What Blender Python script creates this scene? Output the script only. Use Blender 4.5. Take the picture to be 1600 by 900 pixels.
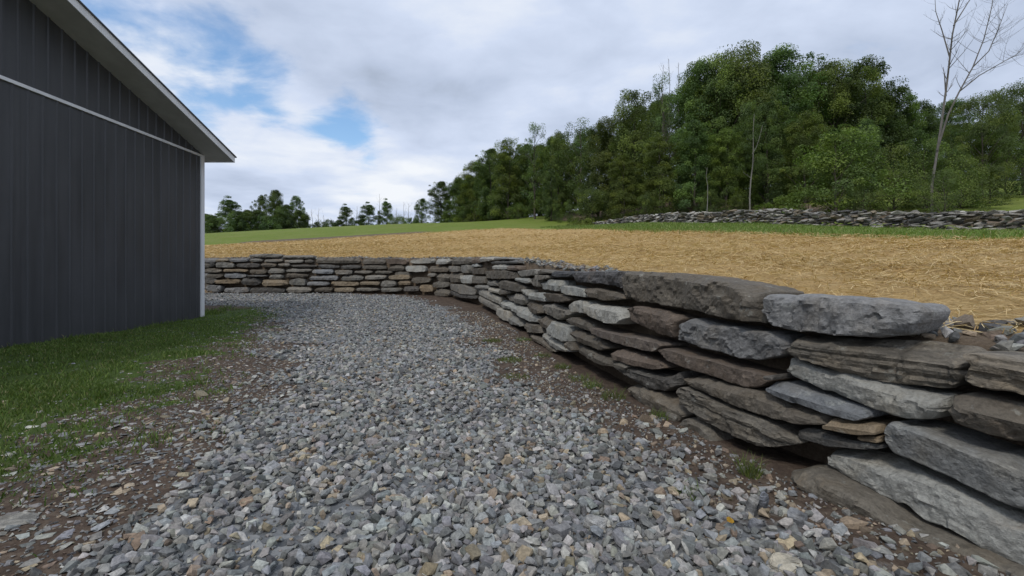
import bpy, bmesh, math, random
import numpy as np
from mathutils import Vector, Matrix, noise

# ------------------------------------------------------------------ clear
for o in list(bpy.data.objects):
    bpy.data.objects.remove(o)
SC = bpy.context.scene
COL = SC.collection
R = math.radians
random.seed(11)
RNG = np.random.default_rng(11)

# ------------------------------------------------------------------ camera
cam_data = bpy.data.cameras.new('camera')
cam = bpy.data.objects.new('camera', cam_data)
COL.objects.link(cam)
cam.location = (0, 0, 1.5)
cam.rotation_euler = (R(90), 0, 0)
cam_data.sensor_width = 36
cam_data.lens = 36 * 690 / 1600
cam_data.shift_x = 17 / 1600
cam_data.shift_y = -23 / 1600
cam_data.clip_start = 0.05
cam_data.clip_end = 3000
SC.camera = cam

# ------------------------------------------------------------------ render / exposure
SC.view_settings.view_transform = 'Standard'
SC.view_settings.look = 'None'
SC.view_settings.exposure = 0.0
SC.view_settings.gamma = 1.0
SC.view_settings.use_curve_mapping = False
SC.render.engine = 'CYCLES'
SC.cycles.use_denoising = True
SC.cycles.max_bounces = 6
SC.cycles.transparent_max_bounces = 8
SC.cycles.sample_clamp_indirect = 8

# ------------------------------------------------------------------ sky and sun
SUN_EL, SUN_AZ = R(52), R(-150)          # azimuth from +Y, clockwise: behind the camera, to the left
sun_data = bpy.data.lights.new('sun', 'SUN')
sun_data.energy = 1.5
sun_data.angle = R(11)
sun_data.color = (1.0, 0.95, 0.88)
sun = bpy.data.objects.new('sun', sun_data)
COL.objects.link(sun)
sd = Vector((math.sin(SUN_AZ) * math.cos(SUN_EL), math.cos(SUN_AZ) * math.cos(SUN_EL), math.sin(SUN_EL)))
sun.rotation_euler = sd.to_track_quat('Z', 'Y').to_euler()
sun.location = (0, -20, 30)


class NT:
    """small helper to wire shader nodes"""
    def __init__(self, tree):
        self.t = tree
        tree.nodes.clear()

    def n(self, kind, **kw):
        nd = self.t.nodes.new(kind)
        for k, v in kw.items():
            if k == 'inp':
                for a, b in v.items():
                    self.put(nd.inputs[a], b)
            else:
                setattr(nd, k, v)
        return nd

    def put(self, sock, v):
        if hasattr(v, 'is_output') or isinstance(v, bpy.types.NodeSocket):
            self.t.links.new(v, sock)
        else:
            sock.default_value = v

    def math(self, op, a, b=0.0, c=None, clamp=False):
        nd = self.n('ShaderNodeMath', operation=op, use_clamp=clamp)
        self.put(nd.inputs[0], a)
        self.put(nd.inputs[1], b)
        if c is not None:
            self.put(nd.inputs[2], c)
        return nd.outputs[0]

    def vmath(self, op, a, b=(0, 0, 0), out=0):
        nd = self.n('ShaderNodeVectorMath', operation=op)
        self.put(nd.inputs[0], a)
        self.put(nd.inputs[1], b)
        return nd.outputs[out]

    def noise(self, vec, scale, detail=4, rough=.55, dist=0.0, color=False):
        nd = self.n('ShaderNodeTexNoise')
        if vec is not None:
            self.put(nd.inputs['Vector'], vec)
        nd.inputs['Scale'].default_value = scale
        nd.inputs['Detail'].default_value = detail
        nd.inputs['Roughness'].default_value = rough
        nd.inputs['Distortion'].default_value = dist
        return nd.outputs['Color' if color else 'Fac']

    def ramp(self, fac, stops, interp='LINEAR'):
        nd = self.n('ShaderNodeValToRGB')
        cr = nd.color_ramp
        cr.interpolation = interp
        while len(cr.elements) < len(stops):
            cr.elements.new(.5)
        for e, (p, c) in zip(cr.elements, stops):
            e.position = p
            e.color = (c[0], c[1], c[2], 1) if len(c) == 3 else c
        self.put(nd.inputs[0], fac)
        return nd.outputs[0]

    def mr(self, v, a, b, c=0.0, d=1.0, kind='SMOOTHSTEP'):
        nd = self.n('ShaderNodeMapRange', interpolation_type=kind)
        self.put(nd.inputs['Value'], v)
        for nm, x in zip(('From Min', 'From Max', 'To Min', 'To Max'), (a, b, c, d)):
            self.put(nd.inputs[nm], x)
        return nd.outputs[0]

    def mix(self, f, a, b, blend='MIX'):
        nd = self.n('ShaderNodeMix', data_type='RGBA', blend_type=blend)
        self.put(nd.inputs[0], f)
        for sck, v in ((nd.inputs[6], a), (nd.inputs[7], b)):
            if isinstance(v, (tuple, list)) and len(v) == 3:
                v = (v[0], v[1], v[2], 1)
            self.put(sck, v)
        return nd.outputs[2]

    def scale(self, vec, sx, sy, sz):
        return self.vmath('MULTIPLY', vec, (sx, sy, sz))


world = bpy.data.worlds.new('World')
SC.world = world
world.use_nodes = True
w = NT(world.node_tree)
sky = w.n('ShaderNodeTexSky', sky_type='NISHITA', sun_disc=False, sun_elevation=SUN_EL, sun_rotation=SUN_AZ)
sky.air_density = 1.2
sky.ozone_density = 2.0
sky.dust_density = .8
d = w.n('ShaderNodeTexCoord').outputs['Generated']
sep = w.n('ShaderNodeSeparateXYZ', inp={0: d})
zc = w.math('MAXIMUM', sep.outputs[2], 0.0)
den = w.math('ADD', zc, 0.16)
comb = w.n('ShaderNodeCombineXYZ')
w.put(comb.inputs[0], w.math('DIVIDE', sep.outputs[0], den))
w.put(comb.inputs[1], w.math('DIVIDE', sep.outputs[1], den))
cp = comb.outputs[0]
n1 = w.noise(w.vmath('ADD', cp, (40.32, 40.22, 9.39)), 0.85, 9, .58, .35)
n2 = w.noise(w.vmath('ADD', cp, (11.0, 2.0, 4)), 2.1, 8, .6, .2)
n3 = w.noise(w.vmath('ADD', cp, (35.53, 45.06, .84)), 0.45, 4, .5, .2)
# breaks in the cloud: broad openings in the direction of the photo's blue patches, frayed by the cloud noise
hole = None
for (dx, dz, rad, amt) in ((-.66, .50, .10, .70), (-.56, .45, .08, .70), (-.74, .38, .08, .55), (-.36, .335, .07, .62), (-.30, .26, .05, .45), (-.84, .55, .10, .5)):
    v = Vector((dx, 1, dz)).normalized()
    dist = w.vmath('DISTANCE', d, tuple(v), 1)
    b = w.mr(dist, rad * 1.7, rad * .0, 0, amt)
    hole = b if hole is None else w.math('MAXIMUM', hole, b)
n4 = w.noise(w.scale(w.vmath('ADD', cp, (1.0, 4.0, 2)), 1.0, 1.3, 1), 3.0, 7, .56, .3)
cover = w.math('ADD', w.math('MULTIPLY', n1, .5), w.math('ADD', w.math('MULTIPLY', n2, .45), w.math('MULTIPLY', n4, .45)))
cover = w.math('SUBTRACT', cover, w.math('MULTIPLY', hole, .42))
mask = w.mr(cover, .40, .60)
tone = w.math('ADD', w.math('MULTIPLY', n4, .2), w.math('ADD', w.math('MULTIPLY', w.noise(w.vmath('ADD', cp, (47.1, 41.05, 2.83)), 1.3, 6, .5, .2), .5), w.math('MULTIPLY', n3, .5)))
ccol = w.ramp(tone, [(.42, (.34, .40, .50)), (.52, (.50, .58, .74)), (.62, (.64, .725, .90)), (.74, (.90, .935, .985))])
cloud = w.n('ShaderNodeBackground', inp={0: ccol, 1: 1.0})
blue = w.n('ShaderNodeHueSaturation', inp={'Saturation': 1.12, 'Value': 1.2, 'Color': sky.outputs[0]})
clear = w.n('ShaderNodeBackground', inp={0: blue.outputs[0], 1: 0.15})
mixs = w.n('ShaderNodeMixShader', inp={0: mask, 1: clear.outputs[0], 2: cloud.outputs[0]})
w.n('ShaderNodeOutputWorld', inp={0: mixs.outputs[0]})


# ------------------------------------------------------------------ materials
def material(name):
    m = bpy.data.materials.new(name)
    m.use_nodes = True
    return m, NT(m.node_tree)


def finish(nt, color, rough=.8, bump=None, bstr=.3, bdist=.02, spec=.3, metal=0.0):
    p = nt.n('ShaderNodeBsdfPrincipled')
    nt.put(p.inputs['Base Color'], color if not isinstance(color, tuple) else (*color[:3], 1))
    nt.put(p.inputs['Roughness'], rough)
    nt.put(p.inputs['Metallic'], metal)
    p.inputs['Specular IOR Level'].default_value = spec
    if bump is not None:
        b = nt.n('ShaderNodeBump', inp={'Height': bump, 'Strength': bstr, 'Distance': bdist})
        nt.put(p.inputs['Normal'], b.outputs[0])
    nt.n('ShaderNodeOutputMaterial', inp={0: p.outputs[0]})
    return p


def attr(nt, name):
    return nt.n('ShaderNodeAttribute', attribute_name=name)


def m_stone():
    m, t = material('slate_stone')
    oc = t.n('ShaderNodeTexCoord').outputs['Object']
    oi = t.n('ShaderNodeObjectInfo')
    rnd = t.math('MULTIPLY', oi.outputs['Random'], 37.0)
    off = t.n('ShaderNodeCombineXYZ', inp={0: rnd, 1: rnd, 2: rnd}).outputs[0]
    v = t.vmath('ADD', oc, off)
    bed = t.noise(t.scale(v, 2.6, 6, 30), 1.0, 5, .65, .15)          # thin bedding along the slab
    blot = t.noise(v, 3.2, 5, .6)
    fine = t.noise(v, 38, 5, .65)
    base = oi.outputs['Color']
    c = t.mix(t.math('ADD', .5, t.math('MULTIPLY', t.math('SUBTRACT', t.mr(bed, .36, .64), .5), oi.outputs['Alpha'])), t.mix(1.0, base, (.5, .5, .5), 'MULTIPLY'), t.mix(1.0, base, (1.45, 1.43, 1.38), 'MULTIPLY'))
    c = t.mix(t.math('MULTIPLY', t.mr(blot, .45, .7), .55), c, t.mix(1.0, c, (1.0, .90, .76), 'MULTIPLY'))
    c = t.mix(t.math('MULTIPLY', t.mr(t.noise(v, 1.7, 6, .65), .60, .72), .32), c, (.24, .155, .085))   # rust
    c = t.mix(t.math('MULTIPLY', t.mr(t.noise(v, 7, 6, .7), .60, .66), .30), c, (.40, .41, .37))      # lichen, pale scars
    c = t.mix(t.math('MULTIPLY', t.mr(t.noise(v, 2.6, 5, .7), .55, .75), .5), c, t.mix(1.0, c, (.5, .5, .52), 'MULTIPLY'))
    c = t.mix(t.mr(fine, .3, .7), t.mix(1.0, c, (.8, .8, .8), 'MULTIPLY'), t.mix(1.0, c, (1.18, 1.18, 1.18), 'MULTIPLY'))
    h = t.math('ADD', t.math('MULTIPLY', bed, t.math('MULTIPLY', oi.outputs['Alpha'], 1.2)), t.math('MULTIPLY', fine, .5))
    h = t.math('ADD', h, t.math('MULTIPLY', t.noise(v, 11, 5, .7), .9))
    h = t.math('ADD', h, t.math('MULTIPLY', blot, .8))
    c = t.mix(t.math('MULTIPLY', t.mr(t.noise(t.scale(v, 1, 1, 1.6), 4.5, 7, .75), .57, .66), .45), c, t.mix(1.0, c, (1.9, 1.88, 1.8), 'MULTIPLY'))
    c = t.mix(t.math('MULTIPLY', t.mr(t.noise(t.vmath('ADD', v, (9, 3, 5)), 5.5, 6, .7), .54, .62), .5), c, t.mix(1.0, c, (.55, .54, .53), 'MULTIPLY'))
    finish(t, c, .78, h, .8, .035, .35)
    return m


def m_scatter(name, rough=.8, fscale=60):
    """loose stones: colour comes from each stone's own colour attribute"""
    m, t = material(name)
    a = attr(t, 'col').outputs['Color']
    g = t.n('ShaderNodeNewGeometry').outputs['Position']
    f = t.noise(g, fscale, 4, .6)
    b = t.noise(t.scale(g, 30, 30, 90), 1, 3, .6)
    c = t.mix(t.mr(f, .3, .7), t.mix(1.0, a, (.72, .72, .72), 'MULTIPLY'), t.mix(1.0, a, (1.22, 1.21, 1.18), 'MULTIPLY'))
    finish(t, c, rough, t.math('ADD', f, b), .35, .008, .35)
    return m


def m_blades(name, transl=.3):
    m, t = material(name)
    a = attr(t, 'col').outputs['Color']
    oi = t.n('ShaderNodeObjectInfo')
    hv = t.n('ShaderNodeHueSaturation', inp={'Hue': t.mr(oi.outputs['Random'], 0, 1, .488, .512, 'LINEAR'), 'Saturation': 1.0, 'Value': t.mr(oi.outputs['Random'], 0, 1, .8, 1.2, 'LINEAR'), 'Color': a}).outputs[0]
    p = t.n('ShaderNodeBsdfPrincipled', inp={'Base Color': hv, 'Roughness': .55})
    p.inputs['Specular IOR Level'].default_value = .25
    tr = t.n('ShaderNodeBsdfTranslucent', inp={0: t.mix(1.0, hv, (1.15, 1.25, .6), 'MULTIPLY')})
    mx = t.n('ShaderNodeMixShader', inp={0: transl, 1: p.outputs[0], 2: tr.outputs[0]})
    t.n('ShaderNodeOutputMaterial', inp={0: mx.outputs[0]})
    return m


def m_bark(name, c0, c1):
    m, t = material(name)
    oc = t.n('ShaderNodeTexCoord').outputs['Object']
    f = t.noise(t.scale(oc, 9, 9, 2.0), 1, 6, .65)
    finish(t, t.ramp(f, [(.3, c0), (.7, c1)]), .9, f, .6, .03, .2)
    return m


def m_ground():
    m, t = material('gravel_yard_soil')
    g = t.n('ShaderNodeNewGeometry').outputs['Position']
    mk = t.n('ShaderNodeSeparateColor', inp={0: attr(t, 'mask').outputs['Color']})
    big = t.noise(g, .9, 6, .6)
    med = t.noise(g, 6, 6, .65)
    fin = t.noise(g, 45, 5, .7)
    vor = t.n('ShaderNodeTexVoronoi', inp={'Vector': g, 'Scale': 15.0})
    dirt = t.ramp(t.math('ADD', t.math('MULTIPLY', med, .6), t.math('MULTIPLY', fin, .4)), [(.3, (.035, .027, .022)), (.5, (.080, .058, .044)), (.68, (.15, .12, .092))])
    grav = t.ramp(t.math('ADD', t.math('MULTIPLY', fin, .4), t.math('MULTIPLY', t.n('ShaderNodeSeparateColor', inp={0: vor.outputs['Color']}).outputs[0], .6)), [(.1, (.07, .075, .08)), (.5, (.17, .178, .185)), (.9, (.30, .305, .30))])
    gras = t.ramp(t.math('ADD', t.math('MULTIPLY', med, .5), t.math('MULTIPLY', fin, .5)), [(.3, (.035, .05, .015)), (.6, (.06, .095, .022)), (.75, (.11, .11, .05))])
    fg = t.mr(t.math('ADD', mk.outputs[0], t.math('MULTIPLY', t.math('SUBTRACT', med, .5), .9)), .35, .65)
    fr = t.mr(t.math('ADD', mk.outputs[1], t.math('MULTIPLY', t.math('SUBTRACT', med, .5), .9)), .4, .6)
    c = t.mix(fg, dirt, grav)
    c = t.mix(fr, c, gras)
    h = t.math('ADD', t.math('MULTIPLY', fin, .5), t.math('MULTIPLY', vor.outputs['Distance'], .8))
    finish(t, c, .92, t.math('ADD', h, med), .6, .03, .15)
    return m


def m_field():
    m, t = material('field_straw_and_grass')
    g = t.n('ShaderNodeNewGeometry').outputs['Position']
    mk = t.n('ShaderNodeSeparateColor', inp={0: attr(t, 'mask').outputs['Color']})
    med = t.noise(g, 2.2, 6, .65)
    big = t.noise(g, .25, 5, .6)
    fin = t.noise(g, 30, 5, .75)
    fib = t.noise(t.scale(g, 9, 34, 30), 1, 5, .75, .5)
    fib2 = t.noise(t.scale(g, 34, 10, 30), 1, 5, .75, .5)
    fb = t.math('MAXIMUM', fib, fib2)
    straw = t.ramp(t.math('ADD', t.math('MULTIPLY', fb, .5), t.math('MULTIPLY', fin, .5)), [(.30, (.16, .10, .04)), (.45, (.37, .245, .10)), (.60, (.54, .385, .18)), (.75, (.66, .51, .28))])
    straw = t.mix(t.math('MULTIPLY', t.mr(med, .42, .7), .35), straw, t.mix(1.0, straw, (.72, .62, .5), 'MULTIPLY'))
    straw = t.mix(t.math('MULTIPLY', t.mr(big, .5, .75), .28), straw, (.24, .22, .07))
    gras = t.ramp(t.math('ADD', t.math('MULTIPLY', med, .5), t.math('MULTIPLY', fin, .5)), [(.3, (.09, .125, .018)), (.55, (.150, .200, .032)), (.72, (.22, .25, .06))])
    gras = t.mix(t.math('MULTIPLY', t.mr(big, .42, .68), .5), gras, (.20, .21, .065))
    gras = t.mix(t.math('MULTIPLY', t.mr(t.noise(t.scale(g, .5, 1.4, 1), .6, 6, .7), .5, .72), .45), gras, (.085, .13, .022))
    soil = t.ramp(t.math('ADD', t.math('MULTIPLY', med, .4), t.math('MULTIPLY', fin, .6)), [(.3, (.07, .05, .035)), (.7, (.22, .17, .12))])
    jit = t.math('MULTIPLY', t.math('SUBTRACT', t.noise(g, 1.3, 6, .7), .5), .8)
    fs = t.mr(t.math('ADD', mk.outputs[0], jit), .42, .58)
    fo = t.mr(t.math('ADD', mk.outputs[1], jit), .42, .58)
    c = t.mix(fs, gras, straw)
    c = t.mix(fo, c, soil)
    h = t.math('ADD', t.math('MULTIPLY', fb, 1.0), t.math('MULTIPLY', fin, .5))
    finish(t, c, .9, t.math('ADD', h, med), .8, .05, .15)
    return m


def m_siding():
    m, t = material('charcoal_metal_siding')
    g = t.n('ShaderNodeNewGeometry').outputs['Position']
    st = t.noise(t.scale(g, 5, 5, .35), 1, 5, .6)
    bl = t.noise(g, .6, 5, .6)
    c = t.ramp(t.math('ADD', t.math('MULTIPLY', st, .6), t.math('MULTIPLY', bl, .4)), [(.32, (.040, .042, .047)), (.68, (.070, .072, .079))])
    finish(t, c, t.mr(st, .3, .7, .40, .56), st, .06, .01, .4)
    return m


def m_paint(name, c, rough=.5):
    m, t = material(name)
    g = t.n('ShaderNodeNewGeometry').outputs['Position']
    f = t.noise(t.scale(g, 3, 3, .8), 1, 5, .6)
    col = t.mix(t.mr(f, .35, .7), tuple(x * .86 for x in c), c)
    finish(t, col, rough, f, .05, .01, .4)
    return m


M_STONE = m_stone()
M_GRAVEL = m_scatter('crushed_stone')
M_GRASS = m_blades('grass_blades', .3)
M_LEAF = m_blades('tree_leaves', .36)
M_STRAW = m_blades('straw_strands', .15)
M_BARK = m_bark('grey_brown_bark', (.045, .038, .03), (.14, .12, .10))
M_DEAD = m_bark('weathered_dead_bark', (.085, .078, .07), (.2, .185, .17))
M_PALE = m_bark('pale_smooth_bark', (.12, .115, .10), (.27, .26, .23))
M_GROUND = m_ground()
M_FIELD = m_field()
M_SIDING = m_siding()
M_WHITE = m_paint('white_trim', (.74, .75, .77))
M_SOFFIT = m_paint('light_grey_soffit', (.50, .50, .49))
M_ROOF = m_paint('dark_grey_roof_metal', (.05, .055, .065), .4)


# ------------------------------------------------------------------ object helpers
def link(o, parent=None):
    COL.objects.link(o)
    if parent is not None:
        o.parent = parent
    return o


def mesh_obj(name, me, mat=None, parent=None):
    if mat is not None and not me.materials:
        me.materials.append(mat)
    return link(bpy.data.objects.new(name, me), parent)


def empty(name, loc=(0, 0, 0), rz=0.0):
    o = bpy.data.objects.new(name, None)
    o.empty_display_size = .2
    o.location = loc
    o.rotation_euler = (0, 0, rz)
    return link(o)


def tag(o, label=None, cat=None, group=None, kind=None):
    if label: o['label'] = label
    if cat: o['category'] = cat
    if group: o['group'] = group
    if kind: o['kind'] = kind
    return o


def np_mesh(name, V, F, col=None, domain='FACE', flat=True):
    """V (n,3), F (m,k) equal sized polygons -> mesh"""
    me = bpy.data.meshes.new(name)
    V = np.ascontiguousarray(V, np.float32)
    F = np.ascontiguousarray(F, np.int32)
    m, k = F.shape
    me.vertices.add(len(V))
    me.vertices.foreach_set('co', V.ravel())
    me.loops.add(m * k)
    me.loops.foreach_set('vertex_index', F.ravel())
    me.polygons.add(m)
    me.polygons.foreach_set('loop_start', np.arange(0, m * k, k, dtype=np.int32))
    if col is not None:
        a = me.attributes.new('col', 'FLOAT_COLOR', domain)
        c4 = np.ones((len(col), 4), np.float32)
        c4[:, :3] = col
        a.data.foreach_set('color', c4.ravel())
    me.update(calc_edges=True)
    if flat:
        me.shade_flat()
    return me


def box_geo(x0, x1, y0, y1, z0, z1):
    v = [(x, y, z) for z in (z0, z1) for y in (y0, y1) for x in (x0, x1)]
    f = [(0, 2, 3, 1), (4, 5, 7, 6), (0, 1, 5, 4), (2, 6, 7, 3), (0, 4, 6, 2), (1, 3, 7, 5)]
    return v, f


def pydata(name, v, f, mat, parent=None):
    me = bpy.data.meshes.new(name)
    me.from_pydata(v, [], f)
    me.update()
    return mesh_obj(name, me, mat, parent)


def smooth(a, b, x):
    t = np.clip((np.asarray(x, float) - a) / (b - a), 0, 1)
    return t * t * (3 - 2 * t)


# value noise on arrays (cheap, seeded)
_TAB = np.random.default_rng(5).random((256, 256))


def vnoise(x, y, f):
    x = np.asarray(x, float) * f
    y = np.asarray(y, float) * f
    xi = np.floor(x).astype(int)
    yi = np.floor(y).astype(int)
    u = x - xi
    v = y - yi
    u = u * u * (3 - 2 * u)
    v = v * v * (3 - 2 * v)
    g = lambda a, b: _TAB[a & 255, b & 255]
    return (g(xi, yi) * (1 - u) + g(xi + 1, yi) * u) * (1 - v) + (g(xi, yi + 1) * (1 - u) + g(xi + 1, yi + 1) * u) * v


def fbm(x, y, f, n=4):
    r = 0
    a = .5
    for i in range(n):
        r = r + a * vnoise(np.asarray(x) + 17.3 * i, np.asarray(y) - 9.1 * i, f)
        f *= 2.03
        a *= .5
    return r / (1 - .5 ** n)


# ------------------------------------------------------------------ terrain functions (metres)
WALL_PTS = np.array([(15, -60), (9, -20), (5.6, -7), (4.2, -3), (3.25, .3), (2.93, 1.25), (2.56, 2.25), (2.13, 3.3), (1.58, 4.9), (1.15, 6.7), (.85, 8.6), (.1, 13), (-1.0, 17), (-2.9, 20.3), (-6, 21.8), (-12, 22.3), (-20, 22.6), (-30, 22.8), (-150, 23)], float)


def catmull(P, step):
    out = []
    Q = np.vstack([2 * P[0] - P[1], P, 2 * P[-1] - P[-2]])
    for i in range(1, len(Q) - 2):
        p0, p1, p2, p3 = Q[i - 1:i + 3]
        t0 = 0
        t1 = np.linalg.norm(p1 - p0) ** .5
        t2 = t1 + np.linalg.norm(p2 - p1) ** .5
        t3 = t2 + np.linalg.norm(p3 - p2) ** .5
        n = max(2, int(np.linalg.norm(p2 - p1) / step))
        t = np.linspace(t1, t2, n, endpoint=False)[:, None]
        A1 = (t1 - t) / (t1 - t0) * p0 + (t - t0) / (t1 - t0) * p1
        A2 = (t2 - t) / (t2 - t1) * p1 + (t - t1) / (t2 - t1) * p2
        A3 = (t3 - t) / (t3 - t2) * p2 + (t - t2) / (t3 - t2) * p3
        B1 = (t2 - t) / (t2 - t0) * A1 + (t - t0) / (t2 - t0) * A2
        B2 = (t3 - t) / (t3 - t1) * A2 + (t - t1) / (t3 - t1) * A3
        out.append((t2 - t) / (t2 - t1) * B1 + (t - t1) / (t2 - t1) * B2)
    return np.vstack(out)


WP = catmull(WALL_PTS, .05)
WT = np.gradient(WP, axis=0)
WT /= np.linalg.norm(WT, axis=1)[:, None]
WN = np.stack([WT[:, 1], -WT[:, 0]], 1)
WS = np.r_[0, np.cumsum(np.linalg.norm(np.diff(WP, axis=0), axis=1))]
WS -= WS[np.argmin(np.abs(WP[:, 1] - .3) + (WP[:, 0] < 0) * 99)]


def z_low(x, y):
    x = np.asarray(x, float)
    y = np.asarray(y, float)
    z = .5 * smooth(13, 23, y)
    z = z + (fbm(x, y, .8, 3) - .5) * .05 * smooth(1, 4, np.hypot(x, y))
    # shallow wheel track between lawn and gravel
    return z


CTRL = np.array([
    (4.8, -3, .95), (3.7, 1, .98), (3.3, 2.3, 1.02), (2.75, 4, 1.18), (2.2, 5.5, 1.38), (1.65, 8.6, 1.6), (.95, 13, 1.88), (-.35, 17.4, 2.08), (-2.5, 21.2, 2.24),
    (-6, 22.6, 2.28), (-12, 23, 2.3), (-20, 23.3, 2.28), (-30, 23.5, 2.2),
    (10.6, 9, 2.18), (7.8, 17, 3.08), (6.6, 28, 4.34), (0, 38, 5.36), (-8.3, 40, 5.09), (-16.4, 38, 4.36), (-24, 36, 3.8),
    (20, 17, 3.03), (12.9, 28, 4.67), (10.6, 45, 6.2),
    (-15.5, 75, 9.87), (-32, 75, 9.0), (-50, 75, 7.7), (-2, 75, 10.4), (-10, 110, 10.2), (-60, 110, 7.8), (-30, 110, 9.2),
    (53, 45, 9.8), (40, 20, 5.2), (30, 40, 8.4), (25, 60, 11.5), (60, 80, 18), (0, 110, 13), (30, -10, 1.7), (12, -5, 1.3), (60, -30, 2)], float)


def _tps_fit(P, lam=.5):
    n = len(P)
    D = np.linalg.norm(P[:, None, :2] - P[None, :, :2], axis=2)
    K = np.where(D > 0, D * D * np.log(np.maximum(D, 1e-9)), 0) + lam * np.eye(n)
    Q = np.hstack([np.ones((n, 1)), P[:, :2]])
    A = np.block([[K, Q], [Q.T, np.zeros((3, 3))]])
    return np.linalg.solve(A, np.r_[P[:, 2], 0, 0, 0])


_W = _tps_fit(CTRL)


def z_up(x, y):
    x = np.clip(np.asarray(x, float), -70, 65)
    y = np.clip(np.asarray(y, float), -30, 115)
    sh = x.shape
    x = x.ravel()
    y = y.ravel()
    r = np.full(len(x), _W[-3]) + _W[-2] * x + _W[-1] * y
    for (cx, cy, _), wt in zip(CTRL, _W):
        d2 = (x - cx) ** 2 + (y - cy) ** 2
        r += wt * .5 * d2 * np.log(np.maximum(d2, 1e-12))
    return r.reshape(sh)


STRAW_EDGE = np.array([(17, -6), (13.5, 3), (10.6, 9), (7.8, 17), (6.6, 28), (0, 38), (-8.3, 40), (-16.4, 38), (-24, 36), (-60, 34)], float)
RUBBLE = np.array([(27, 5), (23.5, 11), (20, 17), (16.5, 22), (12.9, 28), (11.0, 37), (10.2, 46)], float)


def poly_dist(P, x, y):
    """signed distance to a polyline (positive on its left side)"""
    best = np.full(x.shape, 1e9)
    sg = np.zeros(x.shape)
    for a, b in zip(P[:-1], P[1:]):
        e = b - a
        L = e @ e
        t = np.clip(((x - a[0]) * e[0] + (y - a[1]) * e[1]) / L, 0, 1)
        dx = x - a[0] - t * e[0]
        dy = y - a[1] - t * e[1]
        dd = np.hypot(dx, dy)
        cr = e[0] * (y - a[1]) - e[1] * (x - a[0])
        u = dd < best
        best = np.where(u, dd, best)
        sg = np.where(u, np.sign(cr), sg)
    return best * sg


# ------------------------------------------------------------------ lower yard: gravel, dirt and lawn masks
LAWN_EDGE = np.array([(-3.0, -8), (-3.2, 1.0), (-3.6, 3.1), (-4.3, 4.9), (-5.7, 7.8), (-7.2, 12), (-8.0, 15.0), (-9.2, 16.6), (-10.6, 16.4), (-12, 15.6), (-40, 15.6)], float)
GRAVEL_L = np.array([(-1.8, -8), (-1.85, 1.5), (-2.1, 2.6), (-2.4, 3.9), (-3.05, 6.0), (-4.4, 9.0), (-6.3, 11.5), (-7.2, 14), (-9.4, 17), (-14, 17.5), (-40, 17.5)], float)
GRAVEL_R = np.array([(3.9, -8), (2.8, .6), (2.2, 2.0), (1.7, 2.75), (1.02, 3.6), (.5, 5.4), (-.05, 7.4), (-.55, 9.2), (-1.1, 13), (-2.2, 17), (-4.5, 20.6), (-9, 21.9), (-40, 22.5)], float)


def yard_masks(x, y):
    j = (fbm(x, y, 1.1, 4) - .5)
    lawn = smooth(-1.1, 1.1, poly_dist(LAWN_EDGE, x, y) + j * 1.7 + (fbm(x + 40, y, 4.5, 3) - .5) * 1.6)
    gl = -poly_dist(GRAVEL_L, x, y)
    gr = poly_dist(GRAVEL_R, x, y)
    grav = np.minimum(smooth(-.35, .95, gl + j * 2.2), smooth(-.45, .55, gr + j * 1.5))
    return grav, lawn


def grid_axis(lo, hi, fine_lo, fine_hi, step, far):
    a = [fine_lo]
    while a[-1] < fine_hi:
        a.append(a[-1] + step)
    s = step
    while a[-1] < hi:
        s *= far
        a.append(min(a[-1] + s, hi))
    b = [fine_lo]
    s = step
    while b[-1] > lo:
        s *= far
        b.append(max(b[-1] - s, lo))
    return np.array(sorted(set(b[1:] + a)))


def build_yard():
    xs = grid_axis(-500, 40, -13, 4.5, .11, 1.25)
    ys = grid_axis(-500, 30, 0.5, 23.5, .11, 1.25)
    X, Y = np.meshgrid(xs, ys)
    Z = z_low(X, Y)
    gm, lm = yard_masks(X, Y)
    Z = Z + (fbm(X, Y, 5, 3) - .5) * .035 * (1 - lm * .6)
    Z = np.where((X > 6) & (Y < 30), -.4, Z)
    Z = np.where(X < -32, Z - .3, Z)
    nx = len(xs)
    idx = np.arange(X.size).reshape(X.shape)
    F = np.stack([idx[:-1, :-1], idx[:-1, 1:], idx[1:, 1:], idx[1:, :-1]], -1).reshape(-1, 4)
    me = np_mesh('yard_ground', np.stack([X, Y, Z], -1).reshape(-1, 3), F, None, flat=False)
    a = me.attributes.new('mask', 'FLOAT_COLOR', 'POINT')
    c = np.ones((X.size, 4), np.float32)
    c[:, 0] = gm.ravel()
    c[:, 1] = lm.ravel()
    c[:, 2] = 0
    a.data.foreach_set('color', c.ravel())
    tag(mesh_obj('yard_ground', me, M_GROUND), kind='structure')


build_yard()


def field_height(x, y):
    m = smooth(-.3, .4, poly_dist(STRAW_EDGE, x, y))
    return z_up(x, y) + m * ((fbm(x, y, 1.4, 4) - .5) * .14 + (fbm(x, y, 5, 3) - .5) * .05)


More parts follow.
